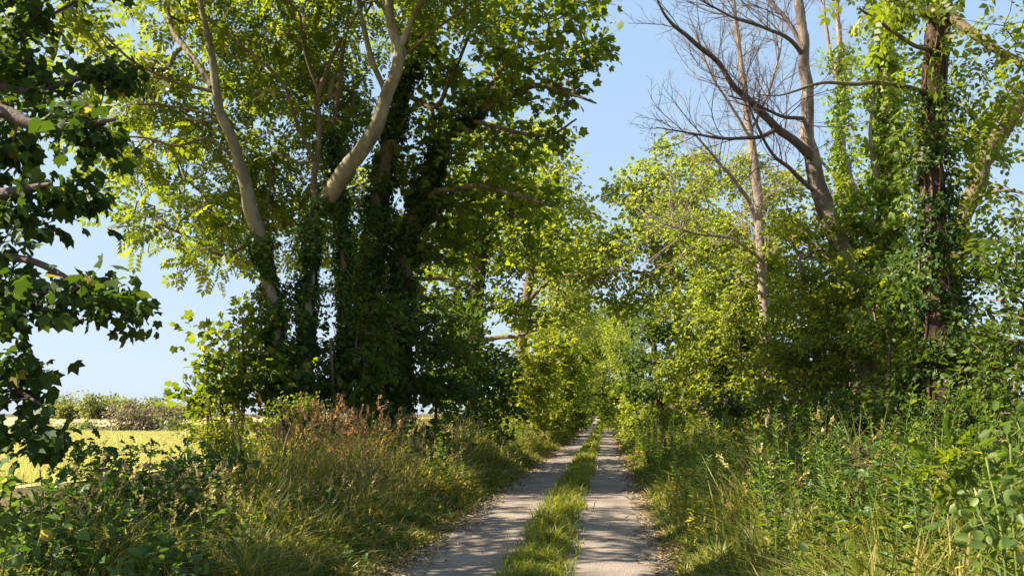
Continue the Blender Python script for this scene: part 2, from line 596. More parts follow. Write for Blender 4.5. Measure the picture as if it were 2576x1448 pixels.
def ivy_on(paths, density, off, size, seed):
    pos, nrm = [], []
    for path, rad in paths:
        seg = np.linalg.norm(np.diff(path, axis=0), axis=1)
        n = int(seg.sum() * density)
        if n < 4: continue
        cum = np.concatenate(([0], np.cumsum(seg)))
        s = R.uniform(0, cum[-1], n)
        c = np.stack([np.interp(s, cum, path[:, k]) for k in range(3)], -1)
        rr = np.interp(s, cum, rad)
        ang = R.uniform(0, 6.28, n)
        d = np.stack([np.cos(ang), np.sin(ang), R.normal(0, .25, n)], -1)
        lump = 1 + .95 * noise3(c + d * .3, seed, .9)
        out = rr + np.abs(R.normal(0, 1, n)) * off * np.maximum(lump, .15)
        kp = noise3(c + d * .25, seed + 9, .7) > -.8
        pos.append((c + d * out[:, None])[kp]); nrm.append(d[kp])
    return np.vstack(pos), np.vstack(nrm)


def add_leaves(root, name, mat, tpl, tips, tipdir, per, spread, size, org, flat=.7, hang=.35, seed=0):
    n = len(tips) * per
    idx = np.repeat(np.arange(len(tips)), per)
    off = R.normal(size=(n, 3)) * spread
    pl = R.normal(size=(len(tips), 3)) * .45
    pl[:, 2] += 1
    pl = unit(pl)[idx]
    off -= pl * np.sum(off * pl, -1, keepdims=True) * .7
    pos = tips[idx] + off - tipdir[idx] * R.uniform(0, spread * 1.2, (n, 1))
    axis = unit(off) * .8 + tipdir[idx] * .6 + R.normal(size=(n, 3)) * .45
    axis[:, 2] -= hang
    nrm = pl * flat * 1.3 + R.normal(size=(n, 3)) * .5
    clump = R.uniform(0, 1, len(tips))[idx]
    big = .5 + .35 * noise3(pos, seed + 77, 2.2)
    rnd = np.clip(.45 * R.uniform(0, 1, n) + .25 * clump + .3 * big, 0, 1)
    rnd = np.where(R.uniform(0, 1, n) < .012, 1.0, np.minimum(rnd, .93))
    me = leaves_mesh(name, tpl, pos, axis, nrm, size * np.clip(R.normal(1, .26, n), .4, 1.6), rnd, org)
    return link(name, me, mat, root)


def tree(name, label, cat, limbs, blobs, tpl=T_SIMPLE, leaf=.1, lmat='syc', bark='brown', spacing=.5, per=12, spread=.22,
         twig=.006, group=None, ivy=None, seed=0, gap=-.45, wl=1.6, crown='crown', ground=None, seg=.35, sides=12,
         wood=True, power=.47, jit=.22, hang=.35, flat=.7, lad=.9, twigs=None, vines=0):
    """limbs: lists of (u, v, Y, r); the first starts at the ground.  blobs: crown volumes."""
    if tpl is not None and per:
        per = per_tip(tpl, leaf, spacing, lad)
    paths = []
    for i, l in enumerate(limbs):
        paths.append(limb_path(l))
    b = paths[0][0][0]
    org = np.array([b[0], b[1], float(gz(b[0], b[1])) if ground is None else ground])
    root = empty(name, org)
    tag(root, label, cat, group)
    for i, (p, r) in enumerate(paths):
        if i == 0 and p[0][2] > org[2] - .1:                       # run the trunk into the ground with a flare
            h = p[0][2] - org[2]
            k = max(3, int(h / .4))
            s = np.linspace(0, 1, k, endpoint=False)[:, None]
            low = np.array([p[0][0] + (p[0][0] - p[1][0]) * .5, p[0][1], org[2] - .15])
            ext = low + (p[0] - low) * s
            er = r[0] * (1 + .55 * (1 - s[:, 0]) ** 2)
            p = np.vstack([ext, p]); r = np.concatenate([er, r])
            paths[0] = (p, r)
        nm = 'trunk' if (i == 0 or r[0] > .13) else 'limb'
        mb = bark if isinstance(bark, str) else bark[min(i, len(bark) - 1)]
        link(nm, tube_mesh(nm, p, r, sides, .045, org, seed + i), M[mb], root)
    mb0 = bark if isinstance(bark, str) else bark[0]
    if blobs:
        T = np.vstack([blob_points(bb, spacing, seed + 13 * k, gap, wl) for k, bb in enumerate(blobs)])
        nodes = np.vstack([p[len(p) // 5:] for p, r in paths])
        nrad = np.concatenate([r[len(r) // 5:] for p, r in paths])
        P, par, cnt, tips, n0 = grow(nodes, nrad, T, seg, jit)
        ids = np.arange(n0, len(P))
        rc = twig * np.maximum(cnt, 1) ** power
        rmax = np.concatenate([nrad, np.full(len(P) - n0, 9.)])
        A, B = P[par[ids]], P[ids]
        rb = rc[ids]
        ra = np.minimum(np.minimum(rc[par[ids]], rb * 1.35), rmax[par[ids]] * .9)
        rb = np.minimum(rb, ra)
        if wood:
            me = sticks_mesh('branches', A, B, ra, rb, 5, org)
            link('branches', me, M[mb0], root)
        if per:
            td = unit(P[tips] - P[par[tips]])
            add_leaves(root, crown, M[lmat], tpl, P[tips], td, per, spread, leaf, org, flat, hang, seed)
    for q in range(vines):                                         # woody ivy stems winding up the trunk
        p, r = paths[0]
        k = np.arange(0, int(len(p) * R.uniform(.75, 1)))
        a = R.uniform(0, 6.28) + np.cumsum(R.normal(.02, .16, len(k)))
        vp = p[k] + np.stack([np.cos(a), np.sin(a), 0 * a], -1) * (r[k] * 1.06 + .004)[:, None]
        vr = np.linspace(R.uniform(.012, .03), .006, len(k))
        link('vine', tube_mesh('vine', catmull(vp, 3), np.interp(np.linspace(0, 1, (len(k) - 1) * 3 + 1), np.linspace(0, 1, len(k)), vr), 6, .06, org, q), M['cane'], root)
    if twigs:
        link('twigs', twig_sticks([paths[k] for k in twigs['on']], twigs['n'], twigs['l'], org, twigs.get('r', .012), seed, twigs.get('t0', .3)), M[twigs.get('mat', mb0)], root)
    if ivy:
        for iv in ivy:
            sel = []
            for (li, t0, t1) in iv['on']:
                p, r = paths[li]
                a, c = int(t0 * (len(p) - 1)), int(t1 * (len(p) - 1)) + 1
                sel.append((p[a:c], r[a:c]))
            pos, nr = ivy_on(sel, iv['n'], iv['off'], iv['size'], seed)
            n = len(pos)
            axis = np.column_stack([R.normal(0, .5, n), R.normal(0, .5, n), R.normal(-.7, .5, n)]) + nr * .35
            rn = np.clip(.55 * R.uniform(0, 1, n) + .25 + .25 * noise3(pos, seed, 1.2), 0, 1)
            me = leaves_mesh('ivy', T_IVY, pos, axis, nr + R.normal(0, .35, (n, 3)) + np.array([0, 0, .25]), iv['size'] * R.uniform(.6, 1.3, n), rn, org)
            link('ivy', me, M[iv.get('mat', 'ivy')], root)
    return root


def twig_sticks(paths, per_m, l1, org, r1=.012, seed=0, t0=.3, up=.35, levels=3):
    """bare twigs: long bending shoots that fork twice"""
    r = np.random.default_rng(seed)
    A, B, ra, rb = [], [], [], []

    def shoot(p, d, L, r0, lev):
        k = 7 if lev == 1 else 5
        st = L / k
        pts = [p]
        dirs = []
        bend = r.normal(0, .16, 3)
        for i in range(k):
            d = unit(d + bend * .5 + r.normal(0, .13, 3) + np.array([0, 0, up * .16]))
            p = p + d * st
            pts.append(p); dirs.append(d)
        rr = np.linspace(r0, r0 * .4, k + 1)
        A.extend(pts[:-1]); B.extend(pts[1:]); ra.extend(rr[:-1]); rb.extend(rr[1:])
        if lev < levels:
            for i in range(1, k):
                for q in range(1 if lev == 1 else int(r.uniform() < .75)):
                    c = unit(dirs[i] * 1.0 + unit(r.normal(size=3)) * .85)
                    shoot(pts[i], c, L * r.uniform(.3, .6) * (1.1 - .4 * i / k), max(rr[i] * .62, .0042), lev + 1)

    for path, rad in paths:
        seg = np.linalg.norm(np.diff(path, axis=0), axis=1)
        cum = np.concatenate(([0], np.cumsum(seg)))
        n = int(cum[-1] * (1 - t0) * per_m)
        for s in r.uniform(t0 * cum[-1], cum[-1], n):
            i = min(int(np.searchsorted(cum, s)), len(path) - 1)
            tg = unit(path[i] - path[i - 1])
            d = unit(tg * .7 + unit(r.normal(size=3)) * .9 + np.array([0, 0, up]))
            shoot(path[i], d, l1 * r.uniform(.5, 1.25) * (1.15 - .5 * s / cum[-1]), min(rad[i] * .6, r1), 1)
    return sticks_mesh('twigs', A, B, ra, rb, 4, org)


def copy_tree(o, loc, rz=0, s=1.0, label=None):
    c = o.copy(); sc.collection.objects.link(c)
    c.location = loc; c.rotation_euler = (0, 0, rz); c.scale = (s, s, s)
    if label: c["label"] = label
    for ch in o.children:
        d = ch.copy(); sc.collection.objects.link(d); d.parent = c
    return c


# ---- left: many-stemmed ash with pale bark
A_ = 16.0
tree('ash_tree', 'many-stemmed ash with pale bare stems spreading over ivied feet, left of the lane', 'tree',
     [[(765, 1060, A_, .178), (770, 900, A_, .155), (775, 740, A_, .141), (785, 560, A_, .148), (800, 525, A_, .170), (845, 470, 15.8, .173), (905, 380, 15.6, .163), (955, 295, 15.4, .151), (988, 210, 15.3, .133), (1003, 140, 15.2, .122), (990, 80, 15.2, .104), (976, 0, 15.2, .089), (960, -120, 15.2, .059), (950, -260, 15.2, .022)],
      [(720, 1080, 15.6, .178), (695, 850, 15.6, .148), (668, 680, 15.5, .148), (640, 560, 15.4, .155), (612, 440, 15.3, .126), (582, 350, 15.2, .111), (553, 280, 15.2, .099), (541, 210, 15.1, .089), (525, 110, 15.0, .070), (503, 0, 14.9, .055), (480, -130, 14.8, .030)],
      [(785, 545, 16.2, .081), (790, 440, 16.3, .070), (803, 330, 16.4, .062), (800, 235, 16.4, .059), (830, 160, 16.5, .052), (870, 80, 16.6, .044), (915, 5, 16.7, .037), (960, -90, 16.8, .022)],
      [(800, 235, 16.4, .040), (765, 130, 16.2, .033), (755, 40, 16.0, .028), (720, 5, 15.8, .022), (660, -30, 15.6, .011)],
      [(787, 400, 16.3, .044), (745, 310, 16.0, .040), (712, 212, 15.7, .037), (640, 140, 15.4, .030), (560, 80, 15, .022), (500, 20, 14.6, .011)],
      [(862, 1000, 16.8, .118), (868, 700, 16.8, .089), (858, 540, 16.8, .062), (846, 420, 16.8, .059), (838, 320, 16.8, .055), (855, 200, 16.8, .052), (862, 120, 16.8, .040), (880, 20, 16.9, .030), (890, -80, 17, .015)],
      [(975, 250, 15.5, .062), (945, 180, 15.8, .062), (915, 70, 16, .059), (895, -20, 16.2, .044)],
      [(1001, 140, 15.2, .074), (1028, 70, 15.1, .067), (1062, 0, 15, .059), (1110, -110, 14.9, .037)],
      [(1005, 150, 15.2, .033), (1080, 85, 15, .030), (1170, 20, 14.8, .026), (1260, -50, 14.6, .015)],
      [(578, 385, 15.2, .037), (520, 352, 15, .033), (440, 368, 14.8, .026), (360, 345, 14.6, .022), (250, 350, 14.4, .011)],
      [(543, 292, 15.2, .033), (440, 268, 15, .026), (320, 262, 14.7, .015)],
      [(538, 232, 15.1, .040), (430, 203, 14.8, .035), (330, 150, 14.4, .030), (235, 65, 14, .018), (150, 0, 13.7, .009)],
      [(534, 218, 15.1, .067), (470, 130, 15.3, .062), (432, 70, 15.5, .059), (412, -30, 15.7, .044), (400, -120, 15.8, .022)],
      [(650, 600, 15.4, .037), (560, 640, 15.1, .033), (480, 600, 14.8, .026), (400, 560, 14.4, .015)]],
     [(330, 130, 15.8, 200, 170, 2.0), (600, 60, 17.4, 230, 150, 2.4), (430, 360, 16.4, 170, 140, 2.0), (700, 330, 17.5, 180, 210, 2.0), (420, 560, 15.4, 150, 100, 1.8), (330, 430, 15.6, 90, 90, 1.4), (620, 500, 17.5, 150, 150, 1.8),
      (900, 60, 17.5, 220, 150, 2.2), (560, -120, 15.5, 330, 150, 4, .6), (950, -150, 15.5, 260, 150, 3.5, .4), (870, 330, 18.5, 110, 230, 1.5), (520, 650, 15, 120, 70, 1.5), (1150, -30, 15, 170, 110, 2.2), (-150, 150, 11, 200, 280, 1.9, .9), (300, -260, 11.5, 420, 160, 2.0, .9), (750, -280, 13, 350, 150, 2.2, .75), (180, 60, 14.2, 110, 120, 1.1, .7), (350, 300, 18.8, 210, 200, 1.5, .3), (200, 230, 10, 130, 140, 1.2, .8), (260, 0, 10.5, 150, 120, 1.4, .8), (690, 560, 18.5, 160, 130, 1.4), (900, 560, 20, 130, 200, 1.5), (740, 180, 18.5, 170, 150, 1.5)],  # includes nearer and out-of-view crown volumes added to shade the lane
     T_ASH, .36, 'ash', ['pale', 'ashgrey', 'brown', 'brown', 'brown', 'brown', 'pale', 'pale', 'brown', 'brown', 'brown', 'brown', 'pale', 'brown'], spacing=.44, per=7, spread=.2, seed=1, gap=-.2, wl=1.6, hang=.5, lad=1.75,
     ivy=[dict(on=[(0, .0, .38), (5, 0, .5), (1, 0, .27)], n=1300, off=.12, size=.09)])

# ---- left: ivy-clad sycamore leaning over the lane
B_ = 18.5
tree('sycamore_tree', 'sycamore wrapped in dark ivy, its boughs reaching right over the lane', 'tree',
     [[(925, 1060, B_, .27), (918, 740, B_, .25), (940, 600, B_, .23), (962, 440, B_, .2), (988, 330, B_, .18), (1012, 230, B_, .16), (1040, 150, B_, .13), (1060, 50, B_, .1), (1070, -80, B_, .06)],
      [(1000, 1060, 19, .26), (1005, 760, 19, .24), (1015, 640, 19, .24), (1042, 540, 18.8, .24), (1080, 440, 18.5, .22), (1118, 355, 18.2, .18), (1180, 300, 18, .13), (1260, 255, 17.6, .1), (1340, 215, 17.2, .07), (1430, 235, 17, .04), (1500, 260, 16.8, .02)],
      [(1118, 355, 18.2, .1), (1175, 280, 18.4, .08), (1250, 190, 18.6, .065), (1300, 110, 18.8, .05), (1340, 30, 19, .03)],
      [(1060, 490, 18.7, .085), (1130, 478, 18, .075), (1220, 470, 17.4, .06), (1310, 495, 17, .045), (1390, 520, 16.7, .02)],
      [(1012, 230, B_, .07), (1090, 270, 18, .06), (1130, 200, 17.6, .05), (1180, 90, 17.2, .035), (1200, 0, 17, .02)],
      [(1180, 300, 18, .06), (1290, 330, 17.4, .05), (1380, 340, 17, .035), (1450, 300, 16.6, .02)]],
     [(1180, 110, 18, 170, 150, 2.2), (1400, 70, 17.3, 130, 100, 1.8), (1330, 230, 17.6, 170, 85, 1.8), (1080, 420, 19.5, 150, 170, 1.6), (1250, 410, 18, 140, 95, 1.8), (1130, 570, 19.5, 140, 120, 1.7), (1440, 200, 17, 80, 70, 1.2), (1320, 500, 17.2, 90, 60, 1.3), (1180, 300, 19.5, 150, 110, 1.5), (1020, 640, 21, 150, 130, 1.6), (1200, -90, 18, 250, 110, 3.4, .35), (1480, -20, 17.4, 90, 80, 1.5), (1500, 110, 17, 60, 70, 1.1), (1410, 330, 17.2, 70, 60, 1.1)],
     T_PALM, .16, 'syc', 'brown', spacing=.42, per=9, spread=.19, seed=2, gap=-.1, wl=1.4, hang=.25, lad=2.1,
     ivy=[dict(on=[(0, .0, .88)], n=1300, off=.13, size=.1), dict(on=[(1, 0, .64)], n=1300, off=.14, size=.1)])

# ---- left: further roadside trees
tree('lane_tree', 'tree with bare brown ivy-stemmed trunk behind the leaning sycamore', 'tree',
     [[(1190, 1010, 30, .3), (1195, 830, 30, .28), (1200, 700, 30, .3), (1215, 610, 30, .24), (1240, 500, 30, .17), (1260, 420, 30, .1), (1270, 330, 30, .05)],
      [(1145, 1000, 30.5, .2), (1150, 760, 30.5, .17), (1135, 640, 30.5, .13), (1110, 540, 30.5, .08)],
      [(1192, 860, 30, .12), (1245, 848, 29.5, .09), (1300, 845, 29, .06), (1350, 830, 28.5, .03)],
      [(1193, 850, 30, .1), (1225, 780, 30, .085), (1290, 768, 29.6, .06), (1350, 770, 29, .03)],
      [(1195, 720, 30, .1), (1100, 700, 29.5, .09), (1000, 710, 29, .05)]],
     [(1230, 560, 30, 140, 110, 3), (1120, 640, 31, 120, 90, 2.5), (1330, 640, 29.5, 110, 90, 2.6), (1250, 420, 30.5, 130, 110, 3), (1330, 500, 30, 100, 90, 2.5), (1300, 760, 30, 90, 60, 2), (1060, 800, 30, 90, 90, 2)],
     T_OVATE, .19, 'ash', 'brown', spacing=.65, per=14, spread=.28, seed=3, gap=-.25, wl=2.0, lad=1.6,
     ivy=[dict(on=[(0, .05, .6)], n=200, off=.16, size=.13)])
tree('lane_tree', 'sunlit round-headed tree arching over the lane from its left side', 'tree',
     [[(1318, 1020, 44, .35), (1315, 880, 44, .3), (1325, 760, 44, .27), (1340, 640, 44, .2), (1360, 540, 44, .12), (1380, 440, 44, .06)],
      [(1325, 760, 44, .14), (1390, 700, 43, .1), (1460, 690, 42, .06), (1530, 700, 41, .03)]],
     [(1400, 520, 44, 110, 90, 3.5), (1370, 420, 45, 90, 120, 3.5), (1400, 650, 43, 110, 90, 3.4), (1480, 640, 43, 90, 70, 3), (1470, 545, 44, 60, 45, 2.5), (1555, 620, 43, 50, 35, 2.2), (1300, 560, 46, 100, 120, 3.5), (1350, 790, 45, 90, 80, 3), (1450, 740, 44, 80, 60, 2.6), (1380, 340, 45, 60, 60, 2)],
     T_OVATE, .24, 'lime', 'brown', spacing=.8, per=15, spread=.33, seed=4, gap=-.2, wl=2.4, lad=1.1)
tree('lane_tree', 'leafy tree further along the left side, its crown meeting the arch over the lane', 'tree',
     [[(1385, 1030, 66, .35), (1385, 900, 66, .3), (1395, 780, 66, .22), (1410, 680, 66, .1)]],
     [(1400, 800, 66, 90, 90, 4), (1440, 700, 66, 90, 80, 4), (1390, 900, 66, 65, 90, 4), (1470, 800, 65, 55, 60, 3.5), (1420, 600, 68, 90, 90, 4)],
     T_SIMPLE, .26, 'lime', 'brown', spacing=1.3, per=17, spread=.62, seed=5, gap=-.3, wl=3.0, lad=.75)
tree('lane_tree', 'distant tree closing the view on the left where the lane runs out', 'tree',
     [[(1450, 1035, 98, .35), (1450, 950, 98, .3), (1452, 880, 98, .15)]],
     [(1445, 900, 98, 45, 90, 4.5), (1470, 850, 99, 36, 60, 4), (1440, 980, 97, 34, 55, 4), (1440, 760, 100, 60, 70, 5, .6)],
     T_SIMPLE, .34, 'haw', 'brown', spacing=1.7, per=18, spread=.8, seed=6, gap=-.3, wl=3.0, lad=.6)
tree('lane_tree', 'distant tree at the far end of the lane, filling the tunnel', 'tree',
     [[(1516, 1035, 192, .4), (1516, 950, 192, .3), (1516, 880, 192, .15)]],
     [(1516, 930, 192, 50, 90, 7), (1500, 990, 191, 30, 40, 5), (1540, 985, 191, 24, 45, 5), (1550, 830, 194, 70, 80, 7), (1480, 850, 194, 50, 70, 7)],
     T_SIMPLE, .42, 'lime', 'brown', spacing=2.0, per=18, spread=1.0, seed=7, gap=-.9)

# ---- right: arching trees along the lane
tree('lane_tree', 'sunlit tree on the right, arching over the lane beyond the bare trees', 'tree',
     [[(1720, 1020, 42, .3), (1715, 880, 42, .28), (1700, 740, 42, .22), (1680, 600, 42, .14), (1660, 480, 42, .07)],
      [(1705, 780, 42, .14), (1640, 700, 42, .1), (1570, 680, 42, .07), (1500, 700, 42, .04)]],
     [(1700, 500, 43, 140, 100, 3.5), (1620, 600, 42, 110, 90, 3.4), (1540, 670, 42, 90, 70, 3), (1750, 640, 43, 120, 110, 3.4), (1640, 740, 43, 90, 70, 3), (1600, 500, 44, 80, 80, 3), (1500, 600, 44, 70, 50, 2.4), (1690, 410, 44, 100, 50, 2.4), (1560, 770, 44, 60, 50, 2.4)],
     T_OVATE, .22, 'lime', 'brown', spacing=.72, per=15, spread=.3, seed=8, gap=-.2, wl=2.2, lad=1.2)
tree('lane_tree', 'dark leafy tree on the right verge, at the mouth of the tunnel', 'tree',
     [[(1665, 1060, 37, .2), (1655, 940, 37, .17), (1640, 830, 37, .1)]],
     [(1625, 860, 36.5, 65, 80, 1.7), (1640, 960, 36, 75, 70, 1.7), (1600, 930, 38, 42, 85, 1.6), (1660, 800, 37.5, 60, 50, 1.7)],
     T_OVATE, .17, 'hedge', 'brown', spacing=.6, per=16, spread=.26, seed=9, gap=-.3, lad=2.2)
tree('lane_tree', 'distant sunlit tree on the right edge of the lane before its end', 'tree',
     [[(1580, 1035, 84, .3), (1578, 940, 84, .26), (1572, 860, 84, .14)]],
     [(1575, 900, 84, 45, 90, 4), (1560, 960, 83, 18, 70, 2), (1560, 850, 86, 40, 50, 4), (1590, 990, 82, 35, 50, 3), (1540, 840, 90, 40, 40, 3)],
     T_SIMPLE, .3, 'lime', 'brown', spacing=1.4, per=17, spread=.66, seed=10, gap=-.4, wl=3.0, lad=.7)

# ---- right: bare dead trees
D_ = 19.0
tree('dead_tree', 'nearer dead tree, bare forked limbs and dark twigs against open sky', 'dead tree',
     [[(2200, 1010, D_, .27), (2150, 760, D_, .24), (2092, 570, D_, .22), (2062, 480, D_, .205), (2037, 400, D_, .18), (2030, 300, D_, .14), (2026, 180, D_, .13), (2014, 80, D_, .12), (2006, 0, D_, .11), (1998, -120, D_, .08), (1990, -240, D_, .03)],
      [(2040, 408, D_, .12), (1990, 352, 18.8, .1), (1950, 320, 18.6, .09), (1895, 262, 18.4, .08), (1850, 222, 18.2, .07), (1800, 150, 18, .06), (1740, 100, 17.8, .05), (1690, 60, 17.6, .04), (1655, 5, 17.4, .025), (1630, -80, 17.2, .012)],
      [(1955, 325, 18.6, .06), (1900, 345, 18.3, .045), (1820, 348, 18, .035), (1740, 335, 17.8, .022), (1650, 320, 17.6, .01)],
      [(2032, 300, D_, .05), (1965, 292, 18.6, .04), (1900, 262, 18.2, .03), (1830, 240, 18, .018)],
      [(2027, 150, D_, .055), (1985, 100, 18.8, .048), (1930, 72, 18.5, .04), (1860, 50, 18.2, .032), (1760, 0, 17.8, .018)],
      [(2022, 140, D_, .06), (1985, 60, 19.2, .05), (1935, 0, 19.4, .04), (1890, -70, 19.6, .02)],
      [(2050, 480, D_, .06), (1990, 425, 18.8, .05), (1950, 395, 18.5, .04), (1910, 330, 18.2, .03), (1880, 260, 18, .02)]],
     [], None, .1, 'syc', ['dead', 'darktwig', 'darktwig', 'darktwig', 'darktwig', 'darktwig', 'darktwig'], seed=12, twigs=dict(on=[1, 2, 3, 4, 5, 6], n=4.6, l=2.1, r=.014, t0=.15, mat='darktwig'))
tree('dead_tree', 'farther dead tree, slender with pale bleached stem and fine pinkish twigs', 'dead tree',
     [[(1935, 1010, 26, .2), (1918, 740, 26, .17), (1912, 560, 26, .155), (1898, 400, 26, .14), (1880, 280, 26, .12), (1862, 150, 26, .085), (1850, 40, 26, .06), (1840, -60, 26, .03)],
      [(1905, 560, 26, .08), (1868, 480, 25.6, .07), (1810, 410, 25.2, .05), (1740, 330, 24.8, .025)],
      [(1893, 360, 26, .06), (1840, 270, 25.6, .045), (1790, 190, 25.3, .03), (1750, 90, 25, .015)],
      [(1890, 330, 26, .05), (1930, 240, 26, .04), (1960, 140, 26, .03), (1970, 40, 26, .015)],
      [(1900, 640, 26, .06), (1840, 600, 25, .05), (1760, 590, 24, .035), (1660, 560, 23, .015)]],
     [], None, .1, 'syc', 'deadpale', seed=13, twigs=dict(on=[0, 1, 2, 3, 4], n=4.5, l=2.6, r=.016, t0=.3))
tree('dead_tree', 'thin dead stems rising from the ivied posts right of the fork', 'dead tree',
     [[(2150, 1010, 22, .16), (2135, 700, 22, .13), (2122, 480, 22, .12), (2118, 280, 22, .1), (2118, 180, 22, .08), (2108, 60, 22, .07), (2100, -60, 22, .05)],
      [(2118, 250, 22, .06), (2098, 170, 22, .055), (2080, 80, 22, .045), (2070, -20, 22, .03)],
      [(2120, 460, 22, .05), (2060, 400, 22, .04), (2010, 330, 22, .02)]],
     [], None, .1, 'syc', 'deadpale', seed=14, twigs=dict(on=[0, 1, 2], n=2.4, l=1.6, r=.013, t0=.55),
     ivy=[dict(on=[(0, .2, .78)], n=620, off=.2, size=.11, mat='ivylit')])
tree('ivied_tree', 'tree column smothered in bright sunlit ivy beside the dead trees', 'tree',
     [[(2260, 1010, 19.5, .2), (2252, 800, 19.5, .18), (2240, 520, 19.5, .16), (2236, 300, 19.5, .13), (2222, 150, 19.5, .1), (2228, 40, 19.5, .08), (2235, -90, 19.5, .05)],
      [(2240, 520, 19.5, .08), (2200, 430, 19.3, .06), (2190, 320, 19.2, .04), (2200, 220, 19.2, .02)],
      [(2248, 640, 19.5, .08), (2190, 560, 19.2, .06), (2150, 470, 19, .04), (2130, 400, 19, .02)]],
     [(2240, 520, 19.5, 62, 160, .6), (2228, 340, 19.5, 58, 110, .55), (2165, 560, 19.2, 70, 100, .7), (2215, 200, 19.5, 50, 80, .5), (2120, 300, 21, 35, 60, .4), (2240, 700, 19, 80, 110, .7)],
     T_IVY, .13, 'ivylit', 'deadpale', spacing=.28, per=9, spread=.13, seed=15, gap=-.3, wl=.8, lad=5, twig=.004, hang=.7, flat=.4,
     ivy=[dict(on=[(0, .1, .86)], n=1000, off=.26, size=.12, mat='ivylit')])
# ---- right: big trunk wrapped in dead brown ivy
E_ = 13.0
tree('ivied_tree', 'thick trunk wrapped in brown dead ivy vines, at the right of the photo', 'tree',
     [[(2385, 1050, E_, .25), (2362, 800, E_, .22), (2350, 620, E_, .205), (2345, 450, E_, .2), (2350, 250, E_, .195), (2356, 100, E_, .185), (2362, -50, E_, .2), (2366, -200, E_, .12)],
      [(2345, 240, E_, .045), (2290, 222, 12.7, .04), (2200, 208, 12.3, .033), (2150, 214, 12.1, .03), (2080, 208, 11.9, .025), (2030, 218, 11.7, .02), (1960, 240, 11.5, .013), (1900, 238, 11.4, .007)],
      [(2370, 30, E_, .085), (2440, 75, 12.6, .075), (2510, 125, 12.2, .06), (2600, 170, 11.8, .05), (2700, 190, 11.4, .03)],
      [(2350, 40, E_, .07), (2300, 28, 12.5, .055), (2240, 0, 12, .045), (2180, -40, 11.6, .03)],
      [(2355, 130, E_, .04), (2290, 110, 12.2, .032), (2220, 60, 11.6, .026), (2160, 20, 11.2, .015)]],
     [(2300, 10, 12.2, 150, 90, 1.6), (2500, 60, 12, 110, 100, 1.6), (2210, 40, 11.6, 70, 60, .9), (2440, 190, 12.4, 80, 50, 1.0), (2550, 200, 11.5, 60, 80, 1.2), (2480, 330, 13, 110, 80, 1.1), (2430, 480, 13.5, 90, 90, 1), (2420, 620, 13.2, 90, 80, .9), (2320, 330, 12.6, 60, 60, .6), (2400, -150, 12.5, 260, 120, 2.6), (2270, 170, 12.2, 50, 45, .6)],
     T_ASH3, .27, 'ash', ['vine', 'brown', 'brown', 'brown', 'brown'], spacing=.42, per=6, spread=.2, seed=16, gap=-.2, wl=1.3, lad=1.5, hang=.9, twig=.004,
     ivy=[dict(on=[(0, 0, .62)], n=1100, off=.16, size=.085, mat='ivy'), dict(on=[(0, .45, .95)], n=110, off=.13, size=.08, mat='ivylit')], vines=9)
tree('leaning_tree', 'smooth leaning trunk behind the brown vine trunk, running off the right edge', 'tree',
     [[(2370, 1000, 15, .2), (2405, 640, 15, .17), (2440, 500, 15, .16), (2480, 400, 15, .15), (2530, 315, 15, .14), (2600, 235, 15, .12), (2700, 150, 15, .09), (2800, 60, 15, .04)],
      [(2430, 530, 15, .05), (2440, 440, 15.2, .045), (2490, 330, 15.4, .035), (2540, 220, 15.6, .02)],
      [(2440, 500, 15, .04), (2520, 480, 14.5, .03), (2600, 490, 14, .02)]],
     [(2480, 300, 15.5, 90, 80, 1.2), (2540, 430, 15, 70, 70, 1.2), (2440, 360, 16, 60, 70, 1), (2560, 580, 14.5, 70, 90, 1.4), (2650, 150, 15, 90, 120, 2)],
     T_OVATE, .085, 'haw', 'brown', spacing=.42, per=11, spread=.22, seed=17, gap=-.15, wl=1.3, lad=1.5)


# ---- hedge shrubs
def shrub(name, label, stems, blobs, leaf, lmat, tpl=T_SIMPLE, spacing=.5, per=20, spread=.24, seed=0, gap=-.7, wl=1.4, group=None, bark='brown', cat='shrub', hang=.2, flat=.6, lad=3.0, twig=.006):
    per = per_tip(tpl, leaf, spacing, lad)
    limbs = []
    for (u, Y, du, v1, r) in stems:
        x = W(u, 1040, Y)
        base = x.copy(); base[2] = float(gz(x[0], x[1])) - .1
        top = W(u + du, v1, Y)
        mid = (base + top) / 2 + R.normal(0, .12, 3)
        limbs.append([(*base, r), (*mid, r * .8), (*top, r * .35)])
    lim = [[(p[0], None, p[1], p[2], p[3]) for p in l] for l in limbs]
    paths = []
    for l in limbs:
        a = np.array(l)
        C = catmull(a, 6)
        paths.append(C)
    b = paths[0][0]
    org = np.array([b[0], b[1], float(gz(b[0], b[1]))])
    root = tag(empty(name, org), label, cat, group)
    for i, C in enumerate(paths):
        link('stem', tube_mesh('stem', C[:, :3], np.maximum(C[:, 3], .006), 8, .05, org, seed + i), M[bark], root)
    T = np.vstack([blob_points(bb, spacing, seed + 13 * k, gap, wl) for k, bb in enumerate(blobs)])
    nodes = np.vstack([C[1:, :3] for C in paths]); nr = np.concatenate([C[1:, 3] for C in paths])
    P, par, cnt, tips, n0 = grow(nodes, nr, T, .4, .3)
    ids = np.arange(n0, len(P))
    rc = twig * np.maximum(cnt, 1) ** .42
    ra = np.minimum(rc[par[ids]], rc[ids] * 1.35)
    link('branches', sticks_mesh('branches', P[par[ids]], P[ids], ra, np.minimum(rc[ids], ra), 4, org), M[bark], root)
    td = unit(P[tips] - P[par[tips]])
    add_leaves(root, 'foliage', M[lmat], tpl, P[tips], td, per, spread, leaf, org, flat, hang, seed)
    return root


